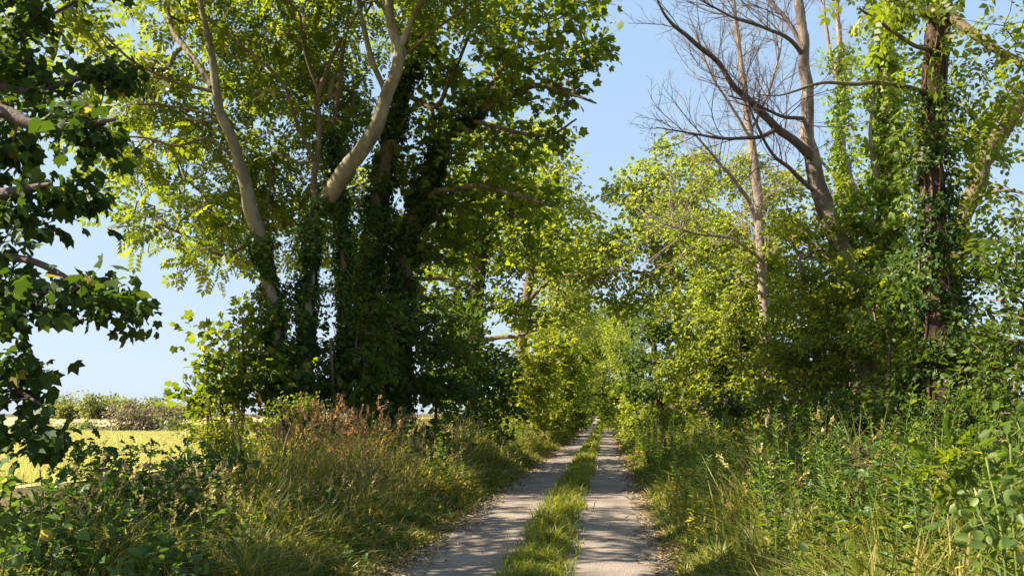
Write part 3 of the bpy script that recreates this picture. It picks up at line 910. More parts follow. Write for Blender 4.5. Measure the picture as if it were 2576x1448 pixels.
# left understorey
shrub('shrub', 'bushy broad-leaved shrub at the field edge, below the pale ash stems', [(600, 15, 10, 800, .05), (640, 15.4, -40, 850, .05), (560, 14.6, -20, 900, .04)],
      [(600, 850, 15, 75, 110, 1.3), (560, 960, 14.8, 80, 100, 1.2), (660, 960, 15, 90, 110, 1.2), (545, 1010, 14.5, 50, 60, 1.0)], .13, 'syc', T_PALM, .42, 12, .2, 31)
shrub('shrub', 'low spindly shrub with yellowish leaves leaning over the dry grass', [(725, 13.2, -25, 1000, .035), (735, 13.3, 20, 1010, .025)],
      [(745, 1018, 13.2, 75, 26, .5), (690, 1035, 13.2, 45, 25, .4), (800, 1028, 13.2, 28, 25, .35)], .05, 'lime', T_OVATE, .26, 14, .11, 32, gap=-.3, wl=.7)
shrub('shrub', 'dark shrub filling the shade at the foot of the ivied sycamore', [(830, 16, 0, 850, .06), (900, 16.3, 20, 880, .06), (780, 16, -10, 900, .05)],
      [(800, 900, 16.5, 110, 110, 1.2), (900, 960, 16.3, 110, 90, 1.2), (780, 1010, 16.2, 110, 70, 1.1), (950, 840, 17.5, 90, 110, 1.2), (800, 1110, 16.8, 130, 90, 1.0), (930, 1100, 16.8, 120, 90, 1.0), (700, 1100, 16.6, 120, 80, 1)], .14, 'hedge', T_OVATE, .4, 11, .18, 33, gap=-.35, wl=1.0)
shrub('shrub', 'dark shrub farther on, between the leaning sycamore and the brown trunk', [(1050, 20, 0, 850, .06), (1110, 20.5, 10, 880, .06)],
      [(1060, 880, 20, 110, 120, 1.5), (1120, 980, 20, 110, 70, 1.4), (1000, 990, 19.5, 90, 70, 1.3), (1150, 870, 23, 90, 110, 1.6), (1010, 760, 21, 80, 90, 1.2), (1060, 1090, 20, 130, 80, 1.2)], .16, 'hedge', T_OVATE, .45, 12, .2, 34, gap=-.35, wl=1.2)
shrub('shrub', 'dark shrub with paler leaf backs, nearest the lane on the left', [(1240, 25, 0, 900, .06), (1200, 24.5, -10, 900, .06)],
      [(1230, 930, 25, 90, 90, 1.6), (1270, 990, 25, 60, 60, 1.3), (1180, 990, 24, 80, 70, 1.4), (1200, 1080, 24.5, 110, 60, 1.3), (1150, 780, 26, 80, 70, 1.5)], .17, 'hedge', T_OVATE, .5, 12, .22, 35, gap=-.35, wl=1.3)
shrub('shrub', 'rounded green shrub on the left where the lane narrows', [(1330, 34, 0, 900, .07), (1370, 36, 0, 930, .07)],
      [(1330, 930, 34, 60, 100, 2.0), (1370, 960, 37, 50, 75, 2.0), (1310, 1000, 33, 60, 45, 1.6), (1390, 900, 42, 60, 90, 2.4), (1310, 1070, 33, 70, 40, 1.6), (1385, 1050, 42, 50, 40, 2)], .18, 'haw', T_OVATE, .6, 14, .27, 36, gap=-.3, wl=1.6)
shrub('shrub', 'dense green shrub on the far left side, under the arch', [(1410, 55, 0, 900, .07), (1440, 62, 0, 940, .07)],
      [(1415, 940, 55, 45, 85, 2.6), (1440, 980, 62, 34, 50, 2.6), (1450, 920, 70, 30, 70, 3), (1425, 1030, 58, 45, 40, 2.4)], .22, 'syc', T_SIMPLE, .95, 15, .5, 37)
shrub('shrub', 'loose small-leaved shrub at the right side of the field gap', [(540, 12.5, -20, 1000, .03), (580, 12.5, 10, 1010, .03)],
      [(540, 1060, 12.5, 50, 50, .8), (610, 1090, 12.8, 80, 50, .8), (520, 1090, 12.2, 40, 30, .6)], .055, 'haw', T_OVATE, .3, 15, .13, 38, gap=-.4, wl=.8)

# right hedge, sunlit
shrub('shrub', 'yellow-green sunlit shrub below the pale dead stem', [(1850, 27, 0, 700, .06), (1800, 27.5, -20, 760, .06), (1900, 27, 10, 640, .06), (1760, 28, -20, 800, .05)],
      [(1830, 700, 27.5, 150, 110, 1.8), (1880, 560, 27.5, 130, 100, 1.6), (1760, 800, 28, 110, 100, 1.8), (1880, 830, 26.5, 130, 110, 1.6), (1780, 600, 28.5, 110, 80, 1.6), (1720, 930, 28, 80, 70, 1.4), (1960, 650, 26.5, 90, 110, 1.5), (1850, 1020, 27, 150, 90, 1.4), (1830, 440, 29, 120, 60, 1.5), (1720, 560, 30, 80, 80, 1.5), (1960, 480, 28, 70, 90, 1.3)],
      .115, 'lime', T_OVATE, .42, 18, .19, 41, gap=.05, wl=1.3)
shrub('shrub', 'tall green shrub in front of the nearer dead trunk', [(2100, 17.5, 0, 700, .06), (2020, 18, 0, 700, .06), (2180, 17, 0, 740, .06)],
      [(2050, 740, 18, 130, 110, 1.4), (2000, 880, 17.5, 140, 120, 1.4), (2160, 780, 17.5, 120, 130, 1.4), (2120, 930, 16.8, 150, 110, 1.3), (2020, 620, 19, 100, 70, 1.2), (1930, 960, 19, 90, 80, 1.2), (2080, 1080, 17.3, 190, 100, 1.2), (2200, 900, 17, 90, 120, 1.2), (2140, 600, 19, 90, 100, 1.0), (2080, 480, 20.5, 50, 70, .8), (2210, 700, 18, 80, 90, 1), (1990, 560, 20, 70, 80, 1), (2130, 690, 17.6, 100, 90, 1), (2160, 480, 20, 50, 80, .7)],
      .095, 'haw', T_OVATE, .34, 17, .16, 42, gap=.0, wl=1.1)
shrub('shrub', 'shaded shrub around the foot of the brown vine trunk', [(2300, 13.5, 0, 800, .05), (2400, 13, 0, 760, .05), (2240, 14, 0, 800, .05)],
      [(2290, 860, 14, 120, 130, 1.2), (2400, 820, 13.5, 110, 150, 1.1), (2380, 980, 12.8, 150, 90, 1.1), (2250, 1000, 13.5, 130, 70, 1.1), (2450, 700, 14, 80, 80, 1), (2300, 690, 14.5, 80, 70, .9), (2260, 780, 14.2, 90, 90, .9), (2480, 580, 14.6, 70, 70, .9), (2420, 880, 12.6, 100, 90, .7), (2350, 1110, 13.2, 200, 90, 1.0)],
      .085, 'hedge', T_OVATE, .3, 15, .14, 43, gap=.05, wl=.9)
shrub('shrub', 'dark dense bush filling the right edge of the photo', [(2560, 9.5, 0, 860, .04), (2620, 9.5, 0, 840, .04), (2510, 9.8, 0, 880, .03)],
      [(2560, 700, 9.8, 75, 130, .8), (2540, 880, 9.5, 80, 130, .8), (2640, 620, 9.6, 90, 160, .9), (2500, 960, 9.6, 60, 80, .6), (2580, 1000, 9, 90, 80, .7), (2520, 1110, 9.6, 130, 110, .7)],
      .07, 'hedge', T_OVATE, .25, 15, .11, 44, gap=-.15, wl=.8)
shrub('shrub', 'green shrub at the lane side, left of the sunlit one', [(1720, 33, 0, 880, .06), (1750, 33, 0, 850, .06)],
      [(1730, 900, 33, 70, 60, 1.6), (1740, 990, 30, 80, 50, 1.5), (1840, 980, 24, 110, 60, 1.4), (1690, 1060, 33, 90, 35, 1.4), (1850, 1080, 24, 140, 60, 1.2)],
      .13, 'haw', T_OVATE, .5, 17, .22, 45, gap=-.1)

shrub('shrub', 'tall green shrub at the back, glimpsed between the dead trunk and the ivy column', [(2150, 27, 0, 740, .07), (2050, 28, 0, 760, .07)],
      [(2120, 800, 28, 130, 110, 2), (2050, 960, 28, 150, 110, 2), (2220, 900, 27, 120, 130, 2), (2200, 720, 28, 90, 80, 1.6)], .12, 'haw', T_OVATE, .55, 10, .25, 46, gap=-.3)
shrub('shrub', 'dense shrub standing behind the sunlit yellow-green one and the pale dead stem', [(1800, 36, 0, 760, .07), (1900, 36, 0, 760, .07)],
      [(1800, 800, 36, 110, 120, 2.2), (1900, 760, 36, 100, 130, 2.2), (1860, 940, 36, 140, 90, 2.2), (1750, 960, 37, 90, 80, 2), (1960, 860, 35, 70, 120, 2)], .15, 'syc', T_OVATE, .65, 10, .28, 48, gap=-.4)
shrub('shrub', 'very dark shrub in the gloom behind the brown vine trunk', [(2330, 19, 0, 800, .07), (2450, 18.5, 0, 820, .07)],
      [(2330, 900, 19, 120, 110, 1.6), (2450, 940, 18.5, 120, 110, 1.5), (2380, 1060, 18.5, 200, 60, 1.5), (2300, 780, 20, 70, 70, 1.2)], .09, 'hedge', T_OVATE, .42, 10, .2, 47, gap=-.35)

shrub('shrub', 'low dark shrub in deep shade right behind the tall weeds', [(2000, 16.5, 0, 1000, .04), (2200, 15.5, 0, 1000, .04), (1830, 19, 0, 1000, .04)],
      [(2000, 1030, 16.5, 130, 60, .7), (2190, 1030, 15.5, 140, 70, .7), (1820, 1030, 19, 100, 50, .8), (2330, 1040, 14.5, 120, 70, .6)], .085, 'hedge', T_OVATE, .3, 10, .14, 49, gap=-.5)  # dark-leaved shrub added to stand in for shade under the hedge

# ---- hedge bushes lining the far lane, copies of three
hb = []
for i, (lm, wd) in enumerate((('haw', 1.5), ('lime', 1.3), ('syc', 1.6))):
    Yh = 60.0
    k = F / Yh
    hb.append(shrub('hedge_bush', 'rounded green bush in the hedge rows far along the lane', [(1300, Yh, 0, 1000, .05), (1310, Yh, 5, 990, .05)],
                    [(1300, 1040 - .3 * k, Yh, wd * k, 1.6 * k, wd), (1300 + .9 * k, 1040 + .3 * k, Yh + .5, 1.2 * k, 1.3 * k, 1.2), (1300 - k, 1040 + .4 * k, Yh - .3, 1.1 * k, 1.2 * k, 1.2)],
                    .17, lm, T_OVATE, .62, 10, .3, 60 + i, group='hedge bushes along the far lane'))
hs = []
for y in np.arange(40, 112, 4.5):
    hs.append((-4.6 + R.normal(0, .3), y + R.normal(0, .6)))
    hs.append((3.0 + R.normal(0, .3), y + R.normal(0, .6)))
for x in np.arange(-4, 5, 2.2):
    hs.append((x, 188 + R.normal(0, 1)))
for i, (x, y) in enumerate(hs):
    s_ = R.uniform(.8, 1.2) * (1 + (y - 40) / 160)
    if i < 3:
        o = hb[i]; o.location = (x, y, float(gz(x, y)) - .1); o.rotation_euler = (0, 0, R.uniform(0, 6.28)); o.scale = (s_, s_, s_)
    else:
        copy_tree(hb[int(R.integers(3))], (x, y, float(gz(x, y)) - .1), R.uniform(0, 6.28), s_)

# ---- left foreground: overhanging sycamore branches
tree('sycamore_tree', 'near sycamore with large leaves coloured dark for shade overhanging from the left edge', 'tree',
     [[(-420, 1040, 6.4, .25), (-400, 700, 6.4, .23), (-380, 420, 6.4, .22), (-350, 200, 6.4, .2), (-300, -100, 6.4, .15), (-240, -400, 6.4, .08)],
      [(-380, 430, 6.4, .1), (-150, 250, 6.2, .075), (0, 285, 6.1, .06), (80, 318, 6, .05), (190, 318, 5.9, .035), (290, 300, 5.8, .012)],
      [(-330, 300, 6.4, .08), (-100, 200, 6.6, .05), (60, 232, 6.6, .035), (150, 212, 6.6, .03), (215, 190, 6.6, .025), (292, 165, 6.6, .012)],
      [(-380, 560, 6.3, .1), (-150, 500, 6, .08), (0, 492, 5.8, .065), (90, 468, 5.7, .03), (130, 460, 5.6, .012)],
      [(-390, 650, 6.3, .07), (-150, 640, 6, .05), (60, 650, 5.8, .03), (200, 720, 5.6, .02), (330, 780, 5.5, .008)],
      [(-400, 800, 6.3, .06), (-200, 860, 5.8, .04), (0, 960, 5.5, .02), (110, 1020, 5.3, .008)]],
     [(40, 70, 6.4, 150, 130, .8), (70, 260, 6.3, 130, 75, .5), (60, 560, 5.8, 170, 80, .5), (120, 680, 5.7, 160, 75, .5), (110, 790, 5.6, 170, 65, .5), (270, 770, 5.5, 75, 40, .25), (40, 890, 5.5, 110, 60, .4), (10, 1000, 5.3, 75, 60, .35), (30, 1120, 5.2, 70, 45, .35),
      (-160, 350, 6.2, 200, 300, .8), (-160, 800, 6, 170, 300, .7), (100, -180, 6.4, 330, 140, 1.1), (-480, 100, 8.5, 420, 330, 2.2, .2), (-900, 100, 8.5, 420, 400, 2.4, .1), (-320, -280, 8.8, 420, 220, 2.2, .34), (250, -330, 9.5, 420, 200, 2.2, .3), (-520, 620, 8.5, 400, 280, 2.0, .1), (-150, 150, 7.6, 220, 210, 1.0, .6), (180, 480, 6, 60, 30, .2), (30, 410, 6.2, 50, 30, .3), (215, 330, 5.9, 60, 45, .25), (290, 190, 6.5, 50, 35, .25)],  # mostly out-of-view crown volumes, added and thinned to dapple lane and verge
     T_PALM, .1, 'sycshade', 'darktwig', spacing=.25, per=6, spread=.13, seed=21, gap=-.25, wl=.8, hang=.6, twig=.004, seg=.25, lad=6.5)  # dark leaf and bark colours carry the shade on these boughs

# ---- far field trees
for (u, Y, top, ru, mat, nm, lab, ca) in [
        (366, 58, 1004, 92, 'farbrown', 'round_bush', 'large brownish round bush at the far edge of the yellow field', 'bush'),
        (440, 56, 1038, 42, 'far', 'round_bush', 'small green bush against the brown one at the field edge', 'bush'),
        (222, 78, 1056, 24, 'far', 'round_bush', 'small bush before the tan stubble', 'bush'),
        (95, 60, 1052, 30, 'far', 'round_bush', 'shaded bush at the left end of the field edge', 'bush'),
        (235, 215, 992, 44, 'far', 'field_tree', 'tallest round tree on the skyline beyond the stubble', 'tree'),
        (175, 220, 1000, 36, 'far', 'field_tree', 'round tree on the skyline, left of the tallest', 'tree'),
        (135, 225, 996, 26, 'far', 'field_tree', 'leftmost skyline tree beyond the stubble', 'tree'),
        (300, 218, 1005, 38, 'far', 'field_tree', 'skyline tree half hidden by the brown bush', 'tree'),
        (450, 210, 1012, 45, 'far', 'field_tree', 'rightmost skyline tree, showing over the brown bush', 'tree'),
        (270, 228, 1002, 36, 'far', 'field_tree', 'skyline tree right behind the tallest one', 'tree'),
        (345, 214, 1006, 40, 'far', 'field_tree', 'skyline tree rising behind the left half of the brown bush', 'tree'),
        (400, 222, 1004, 42, 'far', 'field_tree', 'skyline tree rising behind the middle of the brown bush', 'tree'),
        (300, 57, 1050, 34, 'far', 'round_bush', 'low green bush at the left foot of the brown bush', 'bush'),
        (170, 59, 1056, 34, 'far', 'round_bush', 'low bush on the field edge between the overhanging leaves and the stubble', 'bush')]:
    base = W(u, 1040, Y); H = (1040 - top) * 1.22 * pxm(Y) + EYE
    rv = H / pxm(Y) * .47
    cv = 1040 + EYE / pxm(Y) - rv * 1.05
    tree(nm, lab, ca, [[(u, 1040 + EYE / pxm(Y) - 2, Y, .22), (u, cv, Y, .15), (u + 2, cv - rv * .6, Y, .06)]],
         [(u, cv, Y, ru, rv, ru * pxm(Y)), (u - ru * .4, cv + rv * .3, Y, ru * .6, rv * .7, ru * .6 * pxm(Y)), (u + ru * .45, cv + rv * .25, Y, ru * .6, rv * .72, ru * .6 * pxm(Y))],
         T_SIMPLE, Y * .0042, mat, 'brown', spacing=Y * .0115, per=16, spread=Y * .006, seed=int(u), gap=-.9, seg=1.0, twig=.008)


# ------------------------------------------------------------------ grasses and herbs
def blades(name, base, h, wdt, lean, rnd, mat, kind='stuff', origin=(0, 0, 0), parent=None, ang=None):
    n = len(base)
    base = base - np.asarray(origin)
    if ang is None:
        ang = R.uniform(0, 6.28, n)
    face = R.uniform(0, 6.28, n)
    ld = np.stack([np.cos(ang), np.sin(ang), 0 * ang], -1) * (lean * h)[:, None]
    s = np.stack([np.cos(face), np.sin(face), 0 * face], -1) * (wdt * .5)[:, None]
    up = np.zeros((n, 3)); up[:, 2] = h
    m1 = base + up * .5 + ld * .22
    tp = base + up * (1 - .35 * np.minimum(lean, 1.2))[:, None] + ld
    V = np.stack([base - s, base + s, m1 + s * .8, m1 - s * .8, tp], 1).reshape(-1, 3)
    k = (np.arange(n) * 5)[:, None]
    q = np.concatenate([k + np.array([[0, 1, 2, 3]]), k + np.array([[3, 2, 4]])], 1).ravel()
    me = raw_mesh(name, V, q, np.tile([4, 3], n), np.repeat(rnd, 2))
    o = link(name, me, mat, parent)
    if kind: o["kind"] = kind
    return o


def scatter(x0, x1, y0, y1, n, ypow=1.0):
    """denser close to the camera"""
    y = y0 + (y1 - y0) * R.uniform(0, 1, n) ** ypow
    x = R.uniform(0, 1, n) * (x1 - x0) + x0
    return x, y


def put(x, y):
    return np.stack([x, y, gz(x, y) - .01], -1)


# grass strip down the middle of the lane
n = 70000
x, y = scatter(-1.12, -.36, 5.5, 170, n, 2.4)
wob = sinsum(y, 0 * y, 21, 2.2) * .1
hw = .33 + sinsum(y, 0 * y, 22, 1.3) * .09
x = -.74 + wob + R.normal(0, .45, n) * hw
clump = noise3(np.stack([x, y, 0 * x], -1), 23, .5)
keep = (np.abs(x + .74 - wob) < hw * 1.25) & (clump > -.9)
x, y, clump = x[keep], y[keep], clump[keep]
n = len(x)
h = (.06 + .085 * np.clip(clump + .6, 0, 2)) * R.uniform(.5, 1.4, n) * (1 + y / 90)
b = put(x, y); b[:, 2] += .01
blades('lane_grass', b, h, .008 + y * .0006, R.uniform(.2, 1.3, n), np.clip(R.uniform(0, .85, n) + .12 * (R.uniform(0, 1, n) < .12) + .1 * clump, 0, 1), M['strip'])


def verge(name, side, nc, x0, x1, y0, y1, hf, mat, ypow=1.7, dry=.15, lean=(.15, .9), wk=1.45, per=16, seed=0, sig=.07):
    """grass in tussocks: every tussock has its own height, lean and tint"""
    cx, cy = scatter(x0, x1, y0, y1, nc, ypow)
    per_c = R.integers(per // 2, per * 2, nc)
    idx = np.repeat(np.arange(nc), per_c)
    n = len(idx)
    x = cx[idx] + R.normal(0, sig, n) * (1 + cy[idx] / 40); y = cy[idx] + R.normal(0, sig, n) * (1 + cy[idx] / 40)
    c = noise3(np.stack([x, y, 0 * x], -1), 40 + seed, 1.3)
    t = (LX0 - x) if side < 0 else (x - LX1)
    k = (t > -.02 + sinsum(y, 0 * y, 61 + seed, 1.0) * .12)
    x, y, c, t, idx = x[k], y[k], c[k], t[k], idx[k]; n = len(x)
    ch = R.uniform(.55, 1.35, nc)[idx]; tint = R.uniform(0, 1, nc)[idx]; cd = (R.uniform(0, 1, nc) < dry)[idx]
    h = np.maximum(hf(t, y) * ch * R.uniform(.5, 1.15, n) * (1 + .3 * c), .03)
    rn = np.clip(.45 * R.uniform(0, 1, n) + .35 * tint + .12 * c, 0, .86)
    rn = np.where(cd & (R.uniform(0, 1, n) < .7), R.uniform(.8, 1, n), rn)
    rn = np.where(R.uniform(0, 1, n) < .08, R.uniform(.85, 1, n), rn)
    h = np.where(x < -.47 * y, h * .45, h)
    base = put(x, y)
    fld = R.uniform(-3.14, 3.14, nc)[idx] + R.normal(0, .9, n)
    L = R.uniform(*lean, n)
    return blades(name, base, h, (.008 + y * .00065) * wk * R.uniform(.5, 1.8, n), L, rn, mat, ang=fld)


verge('verge_grass', -1, 3600, -3.4, LX0, 5.5, 60, lambda t, y: .06 + .34 * np.clip(t, 0, 1.2) * (1 + .6 * (y > 13)), M['grass'], seed=1, dry=.42, lean=(.3, 1.6))
verge('verge_grass', -1, 2900, -6.8, -2.9, 5.5, 60, lambda t, y: .42 + .3 * np.clip(t - .8, 0, 1.5) + .25 * (y > 13), M['grass'], seed=2, dry=.42, lean=(.2, 1.4))
verge('verge_grass', 1, 2800, LX1, 1.8, 5.5, 70, lambda t, y: .07 + .42 * np.clip(t, 0, 1.2), M['grass'], seed=3, dry=.28, lean=(.2, 1.4))
verge('verge_grass', 1, 2800, 1.3, 5.0, 3.6, 60, lambda t, y: .55 + .25 * np.clip(t - .8, 0, 1.5), M['grass'], seed=4, dry=.25, lean=(.1, 1.0))
# low broad-leaved weeds among the grass
for nm, x0, x1, n in (('ground_ivy', -6.5, -2.5, 16000), ('ground_ivy', .95, 4.5, 9000)):
    x, y = scatter(x0, x1, 5.0, 32, n, 1.7)
    c = noise3(np.stack([x, y, 0 * x], -1), 71, .8)
    k = c > .05
    x, y, c = x[k], y[k], c[k]; n = len(x)
    hh = R.uniform(.03, .5, n) * np.clip(c + .3, .2, 1.2) * np.clip(np.minimum(np.abs(x - LX0), np.abs(x - LX1)), .15, 1)
    pos = np.stack([x, y, gz(x, y) + hh], -1)
    ax = R.normal(size=(n, 3)); ax[:, 2] = ax[:, 2] * .4 - .1
    nr = R.normal(size=(n, 3)) * .45; nr[:, 2] += 1
    me = leaves_mesh(nm, T_OVATE, pos, ax, nr, R.uniform(.04, .11, n) * (1 + y / 60), np.clip(R.uniform(0, 1, n) * .95, 0, 1))
    o = link(nm, me, M['bramble']); o["kind"] = 'stuff'

# cereal crop in the field
n = 60000
Yc = 14 + 39 * R.uniform(0, 1, n) ** .8
xx = -Yc * R.uniform(.44, .84, n)
k = xx < -10.55
Yc, xx = Yc[k], xx[k]; n = len(xx)
blades('cereal_crop', np.stack([xx, Yc, np.zeros(n)], -1), R.uniform(.4, .55, n), .02 + Yc * .0009, R.uniform(0, .4, n), R.uniform(0, 1, n), M['wheat'])

# leaf litter and dry cuttings along the lane edges
n = 9000
y = 5.5 + 50 * R.uniform(0, 1, n) ** 1.8
side = R.uniform(0, 1, n) < .5
x = np.where(side, LX0 + R.normal(.0, .16, n), LX1 + R.normal(0, .14, n))
pos = np.stack([x, y, gz(x, y) + .022 + R.uniform(0, .02, n)], -1)
ax = R.normal(size=(n, 3)); ax[:, 2] *= .25
nr = R.normal(size=(n, 3)) * .35; nr[:, 2] += 1
me = leaves_mesh('leaf_litter', T_LANCE, pos, ax, nr, R.uniform(.03, .09, n) * (1 + y / 40), R.uniform(0, 1, n))
o = link('leaf_litter', me, M['litter']); o["kind"] = 'stuff'


# loose stones on the lane
n = 2600
y = 5.5 + 40 * R.uniform(0, 1, n) ** 1.7
x = np.where(R.uniform(0, 1, n) < .7, np.where(R.uniform(0, 1, n) < .5, LX0 + np.abs(R.normal(0, .22, n)), LX1 - np.abs(R.normal(0, .22, n))), R.uniform(LX0, LX1, n))
ico = np.array([(0, 0, 1), (1, 0, 0), (0, 1, 0), (-1, 0, 0), (0, -1, 0), (0, 0, -1)], float) * (1, .8, .55)
fcs = [[0, 1, 2], [0, 2, 3], [0, 3, 4], [0, 4, 1], [5, 2, 1], [5, 3, 2], [5, 4, 3], [5, 1, 4]]
ax = R.normal(size=(n, 3)); ax[:, 2] *= .1
nr = R.normal(size=(n, 3)) * .2; nr[:, 2] += 1
me = leaves_mesh('gravel', (ico, fcs), np.stack([x, y, gz(x, y) + .014], -1), ax, nr, R.uniform(.004, .013, n), R.uniform(0, 1, n))
o = link('gravel', me, flat_mat('stone', [(.3, (.18, .16, .14)), (.7, (.36, .32, .28))], 9)); o["kind"] = 'stuff'


# ---- herb prototypes
def herb(name, label, cat, group, hgt, leafl, nn, tpl, lmat, flower=None, lean=.08, loc=(0, 0, 0), seed=0):
    root = tag(empty(name, loc), label, cat, group)
    k = 9
    s = np.linspace(0, 1, k)
    a = R.uniform(0, 6.28)
    path = np.stack([np.cos(a) * lean * hgt * s ** 2 + .01 * np.sin(s * 9), np.sin(a) * lean * hgt * s ** 2, s * hgt - .04], -1)
    link('stem', tube_mesh('stem', path, np.linspace(.0055, .002, k), 6, .03, (0, 0, 0), seed), M['stem'], root)
    t = np.linspace(.12, 1, nn)
    pos = np.stack([np.interp(t, s, path[:, i]) for i in range(3)], -1)
    P, A, S = [], [], []
    for i in range(nn):
        m = 2 if t[i] < .93 else 5
        for q in range(m):
            an = i * 1.57 + q * 6.28 / m + R.normal(0, .35)
            P.append(pos[i]); A.append((math.cos(an), math.sin(an), (.35 + .9 * t[i] ** 4) + R.normal(0, .25)))
            S.append(leafl * (1.15 - .6 * t[i] ** 2) * R.uniform(.7, 1.2) * (.6 if t[i] < .25 else 1))
    P, A, S = np.array(P), np.array(A), np.array(S)
    n = len(P)
    nr = R.normal(0, .2, (n, 3)); nr[:, 2] += 1
    rn = np.where((P[:, 2] < .3 * hgt) & (R.uniform(0, 1, n) < .3), 1, R.uniform(0, .9, n))
    link('foliage', leaves_mesh('foliage', tpl, P, A, nr, S, rn), M[lmat], root)
    if flower:
        n = 14
        fp = path[-1] + R.normal(0, 1, (n, 3)) * (.018, .018, .03)
        link('flower', leaves_mesh('flower', T_OVATE, fp, rand_dirs(n), rand_dirs(n), np.full(n, .022), R.uniform(0, 1, n)), M[flower], root)
    return root


def tuft(name, label, cat, group, hgt, ns, nb, loc, seed=0, arch=.35, hmat='seed', smat='dry'):
    """a clump of tall grass: stalks that arch over and end in feathery seed heads"""
    root = tag(empty(name, loc), label, cat, group)
    A, B, ra, rb, hp, hd = [], [], [], [], [], []
    for i in range(ns):
        an = R.uniform(0, 6.28); L = hgt * R.uniform(.7, 1.08); ar = arch * R.uniform(.2, 1.3)
        p0 = np.array([R.normal(0, .09), R.normal(0, .09), -.03])
        s = np.linspace(0, 1, 6)
        q = p0 + np.stack([np.cos(an) * ar * L * s ** 2.2, np.sin(an) * ar * L * s ** 2.2, L * s * (1 - .18 * ar * s)], -1)
        A += list(q[:-1]); B += list(q[1:])
        rr = np.linspace(.0032, .0014, 6); ra += list(rr[:-1]); rb += list(rr[1:])
        hl = R.uniform(.1, .2)
        d = unit(q[-1] - q[-2])
        m = 16
        tt = R.uniform(-.1, 1, m)
        hp.append(q[-1] + d * (tt * hl)[:, None] + R.normal(0, .008, (m, 3)))
        hd.append(d + R.normal(0, .45, (m, 3)) + np.array([math.cos(an), math.sin(an), 0]) * .2)
    link('stalks', sticks_mesh('stalks', A, B, ra, rb, 4), M[smat], root)
    hp, hd = np.vstack(hp), np.vstack(hd)
    n = len(hp)
    link('seed_heads', leaves_mesh('seed_heads', T_SIMPLE, hp, hd, rand_dirs(n), R.uniform(.03, .055, n), R.uniform(0, 1, n)), M[hmat], root)
    n = nb
    bs = R.normal(0, .12, (n, 3)); bs[:, 2] = -.02
    blades('leaf_blades', bs, R.uniform(.3, .8, n) * hgt * .7, np.full(n, .011), R.uniform(.15, .9, n), np.where(R.uniform(0, 1, n) < .35, 1, R.uniform(0, .9, n)), M['grass'], None, (0, 0, 0), root)
    return root


def place_all(protos, spots):
    """first use of each prototype moves it, the rest are copies of it and of its parts"""
    used = set()
    for i, (x, y, s) in enumerate(spots):
        k = int(R.integers(len(protos)))
        loc = (x, y, float(gz(x, y)))
        if k not in used:
            used.add(k); o = protos[k]
            o.location = loc; o.rotation_euler = (R.normal(0, .04), R.normal(0, .04), R.uniform(0, 6.28)); o.scale = (s, s, s)
        else:
            o = copy_tree(protos[k], loc, R.uniform(0, 6.28), s)
            o.rotation_euler = (R.normal(0, .05), R.normal(0, .05), R.uniform(0, 6.28))


G = 'willowherb stems crowding the right verge'
pw = [herb('willowherb', 'leafy green willowherb stem standing in the right verge', 'plant', G, 1.3 + .08 * i, .125, 27 + i, T_LANCE, 'herb', None, .06 + .03 * i, seed=i) for i in range(5)]
sp = []
for i in range(270):
    y = 4.6 + 26 * R.uniform() ** 1.3
    x0 = 1.0 + .25 * (y < 9)
    sp.append((x0 + R.uniform(0, 1) ** 1.2 * (2.6 + .06 * y), y, R.uniform(.65, 1.08)))
place_all(pw, sp)
G = 'pink-flowered willowherb by the hedge'
pf = [herb('willowherb', 'tall willowherb with small pink flowers by the right hedge', 'plant', G, 1.65, .12, 22, T_LANCE, 'herb', 'pink', .05, seed=9)]
place_all(pf, [(*W(1742, 1040, 14)[:2], 1.06), (*W(1850, 1040, 11.5)[:2], 1.04), (*W(1690, 1040, 17)[:2], 1.05)])
G = 'nettles standing in the left verge'
pn = [herb('nettle', 'toothed green nettle stem standing in the left verge', 'plant', G, .95 + .08 * i, .10, 14, T_OVATE, 'herb', None, .07, seed=20 + i) for i in range(4)]
sp = [(R.uniform(-4.3, -2.7), 13 + 30 * R.uniform() ** 1.3, R.uniform(.7, 1.25)) for i in range(150)]
sp += [(R.uniform(-6.5, -3.4), 6.5 + 8 * R.uniform(), R.uniform(.4, .8)) for i in range(60)]
place_all(pn, sp)
G = 'reddish dry grass tufts on the left verge'
pt = [tuft('grass_tuft', 'tuft of tall dry grass with reddish seed heads on the left verge', 'grass tuft', G, 1.55, 14, 24, (0, 0, 0), i) for i in range(4)]
sp = []
for i in range(17):
    u = R.uniform(690, 1020); Y = R.uniform(10.2, 12.6)
    p = W(u, 1040, Y)
    sp.append((p[0], p[1], R.uniform(.75, 1.05)))
place_all(pt, sp)
G = 'straw grass tufts along the verges'
pt = [tuft('grass_tuft', 'tuft of slender straw-coloured grass among green verge plants', 'grass tuft', G, 1.1, 9, 40, (0, 0, 0), 9 + i, .5, 'dry', 'dry') for i in range(4)]
sp = []
for i in range(75):
    y = 6 + 22 * R.uniform() ** 1.3
    sp.append((R.uniform(-5.2, -2.9), y, R.uniform(.5, .9)))
for i in range(22):
    y = 7.5 + 18 * R.uniform() ** 1.3
    sp.append((R.uniform(1.2, 4.2), y, R.uniform(.7, 1.25)))
place_all(pt, sp)

G = 'tall straw stalks along the left verge'
pt = [tuft('grass_tuft', 'clump of tall upright straw stalks in the left verge', 'grass tuft', G, 1.35, 16, 24, (0, 0, 0), 19 + i, .22, 'dry', 'dry') for i in range(4)]
sp = []
for i in range(44):
    p = W(R.uniform(600, 1300), 1040, R.uniform(10.5, 21))
    if p[0] < -2.75: sp.append((p[0], p[1], R.uniform(.6, 1.05)))
place_all(pt, sp)

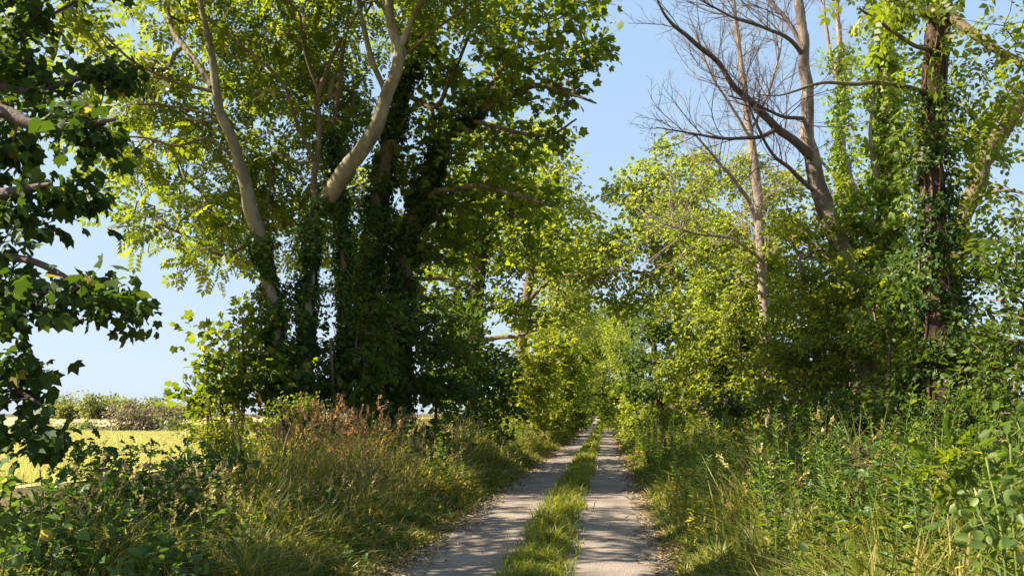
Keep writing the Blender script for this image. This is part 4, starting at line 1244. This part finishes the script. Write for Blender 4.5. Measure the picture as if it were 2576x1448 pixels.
# ---- brambles and low scrub in the foreground
shrub('bramble_bush', 'dark tangled bramble bank under the field gap at lower left', [(200, 8.2, 60, 1180, .012), (330, 8.6, -60, 1170, .012), (430, 9, 20, 1180, .012), (90, 7.6, 10, 1180, .012)],
      [(150, 1290, 7.4, 150, 110, .8), (330, 1240, 8.6, 170, 80, .9), (470, 1220, 9.6, 130, 80, .8), (240, 1180, 9, 170, 35, .7), (430, 1330, 8.2, 120, 60, .7), (60, 1380, 6.2, 130, 70, .6), (250, 1400, 6.8, 150, 60, .6)], .1, 'bramble', T_TRI, .2, 6, .1, 51, twig=.003, gap=-.3, wl=.6, lad=4.5, bark='cane', cat='bramble')
shrub('bramble_bush', 'sparse bramble sprays silhouetted before the yellow field', [(420, 9.5, -40, 1120, .01), (300, 9.5, 50, 1130, .01), (520, 10, -50, 1125, .01)],
      [(300, 1140, 9.5, 110, 18, .4), (430, 1125, 9.8, 100, 20, .4), (220, 1120, 9.2, 40, 30, .3), (560, 1150, 10, 80, 40, .5)], .08, 'bramble', T_TRI, .22, 4, .09, 52, twig=.003, gap=.1, wl=.5, bark='cane', cat='bramble')
shrub('nettle_patch', 'leafy pale green nettles in the lower left corner', [(30, 5.2, 0, 1220, .008), (80, 5.4, 0, 1230, .008), (-40, 5, 0, 1200, .008)],
      [(20, 1260, 5.2, 80, 70, .4), (60, 1340, 5, 110, 70, .4), (-60, 1230, 5, 80, 80, .4)], .09, 'herb', T_OVATE, .2, 5, .09, 53, twig=.0018, gap=-.4, wl=.5, bark='stem', cat='nettles')
shrub('bindweed_patch', 'broad-leaved climber sprawling over the lower right corner', [(2480, 4.6, 0, 1150, .01), (2560, 4.4, -20, 1100, .01), (2420, 4.8, 0, 1200, .01)],
      [(2480, 1240, 4.6, 100, 70, .4), (2560, 1180, 4.4, 70, 90, .35), (2540, 1340, 4.3, 120, 90, .4), (2400, 1240, 4.9, 70, 50, .3), (2570, 1060, 4.4, 30, 50, .15)], .062, 'herb', T_OVATE, .15, 5, .07, 54, twig=.0018, gap=-.45, wl=.5, bark='stem', cat='climber', hang=.5, flat=.3)
shrub('ash_sapling', 'pale green ash sapling shoot above the climber at lower right', [(2400, 4.9, 5, 1125, .008)],
      [(2405, 1135, 4.9, 40, 14, .12), (2380, 1175, 4.9, 34, 14, .12), (2430, 1180, 4.9, 34, 14, .12)], .17, 'syc', T_PIN, .11, 3, .04, 55, twig=.0018, gap=-2, bark='stem', cat='sapling', lad=5, hang=-.1, flat=1.2)
shrub('bramble_bush', 'bramble scrambling among the willowherb, right of the lane', [(2050, 9, 0, 1200, .01), (2250, 8, 0, 1150, .01), (2180, 10, 0, 1120, .01)],
      [(2050, 1260, 8.6, 140, 60, .8), (2250, 1210, 8, 150, 80, .8), (2120, 1140, 11, 150, 50, .8), (1900, 1200, 11, 120, 50, .8), (2350, 1330, 6.3, 150, 60, .6)], .075, 'bramble', T_TRI, .24, 5, .12, 56, twig=.003, gap=-.2, wl=.7, bark='cane', cat='bramble')
print('objects', len(sc.objects), 'polys', sum(len(o.data.polygons) for o in sc.objects if o.type == 'MESH'))
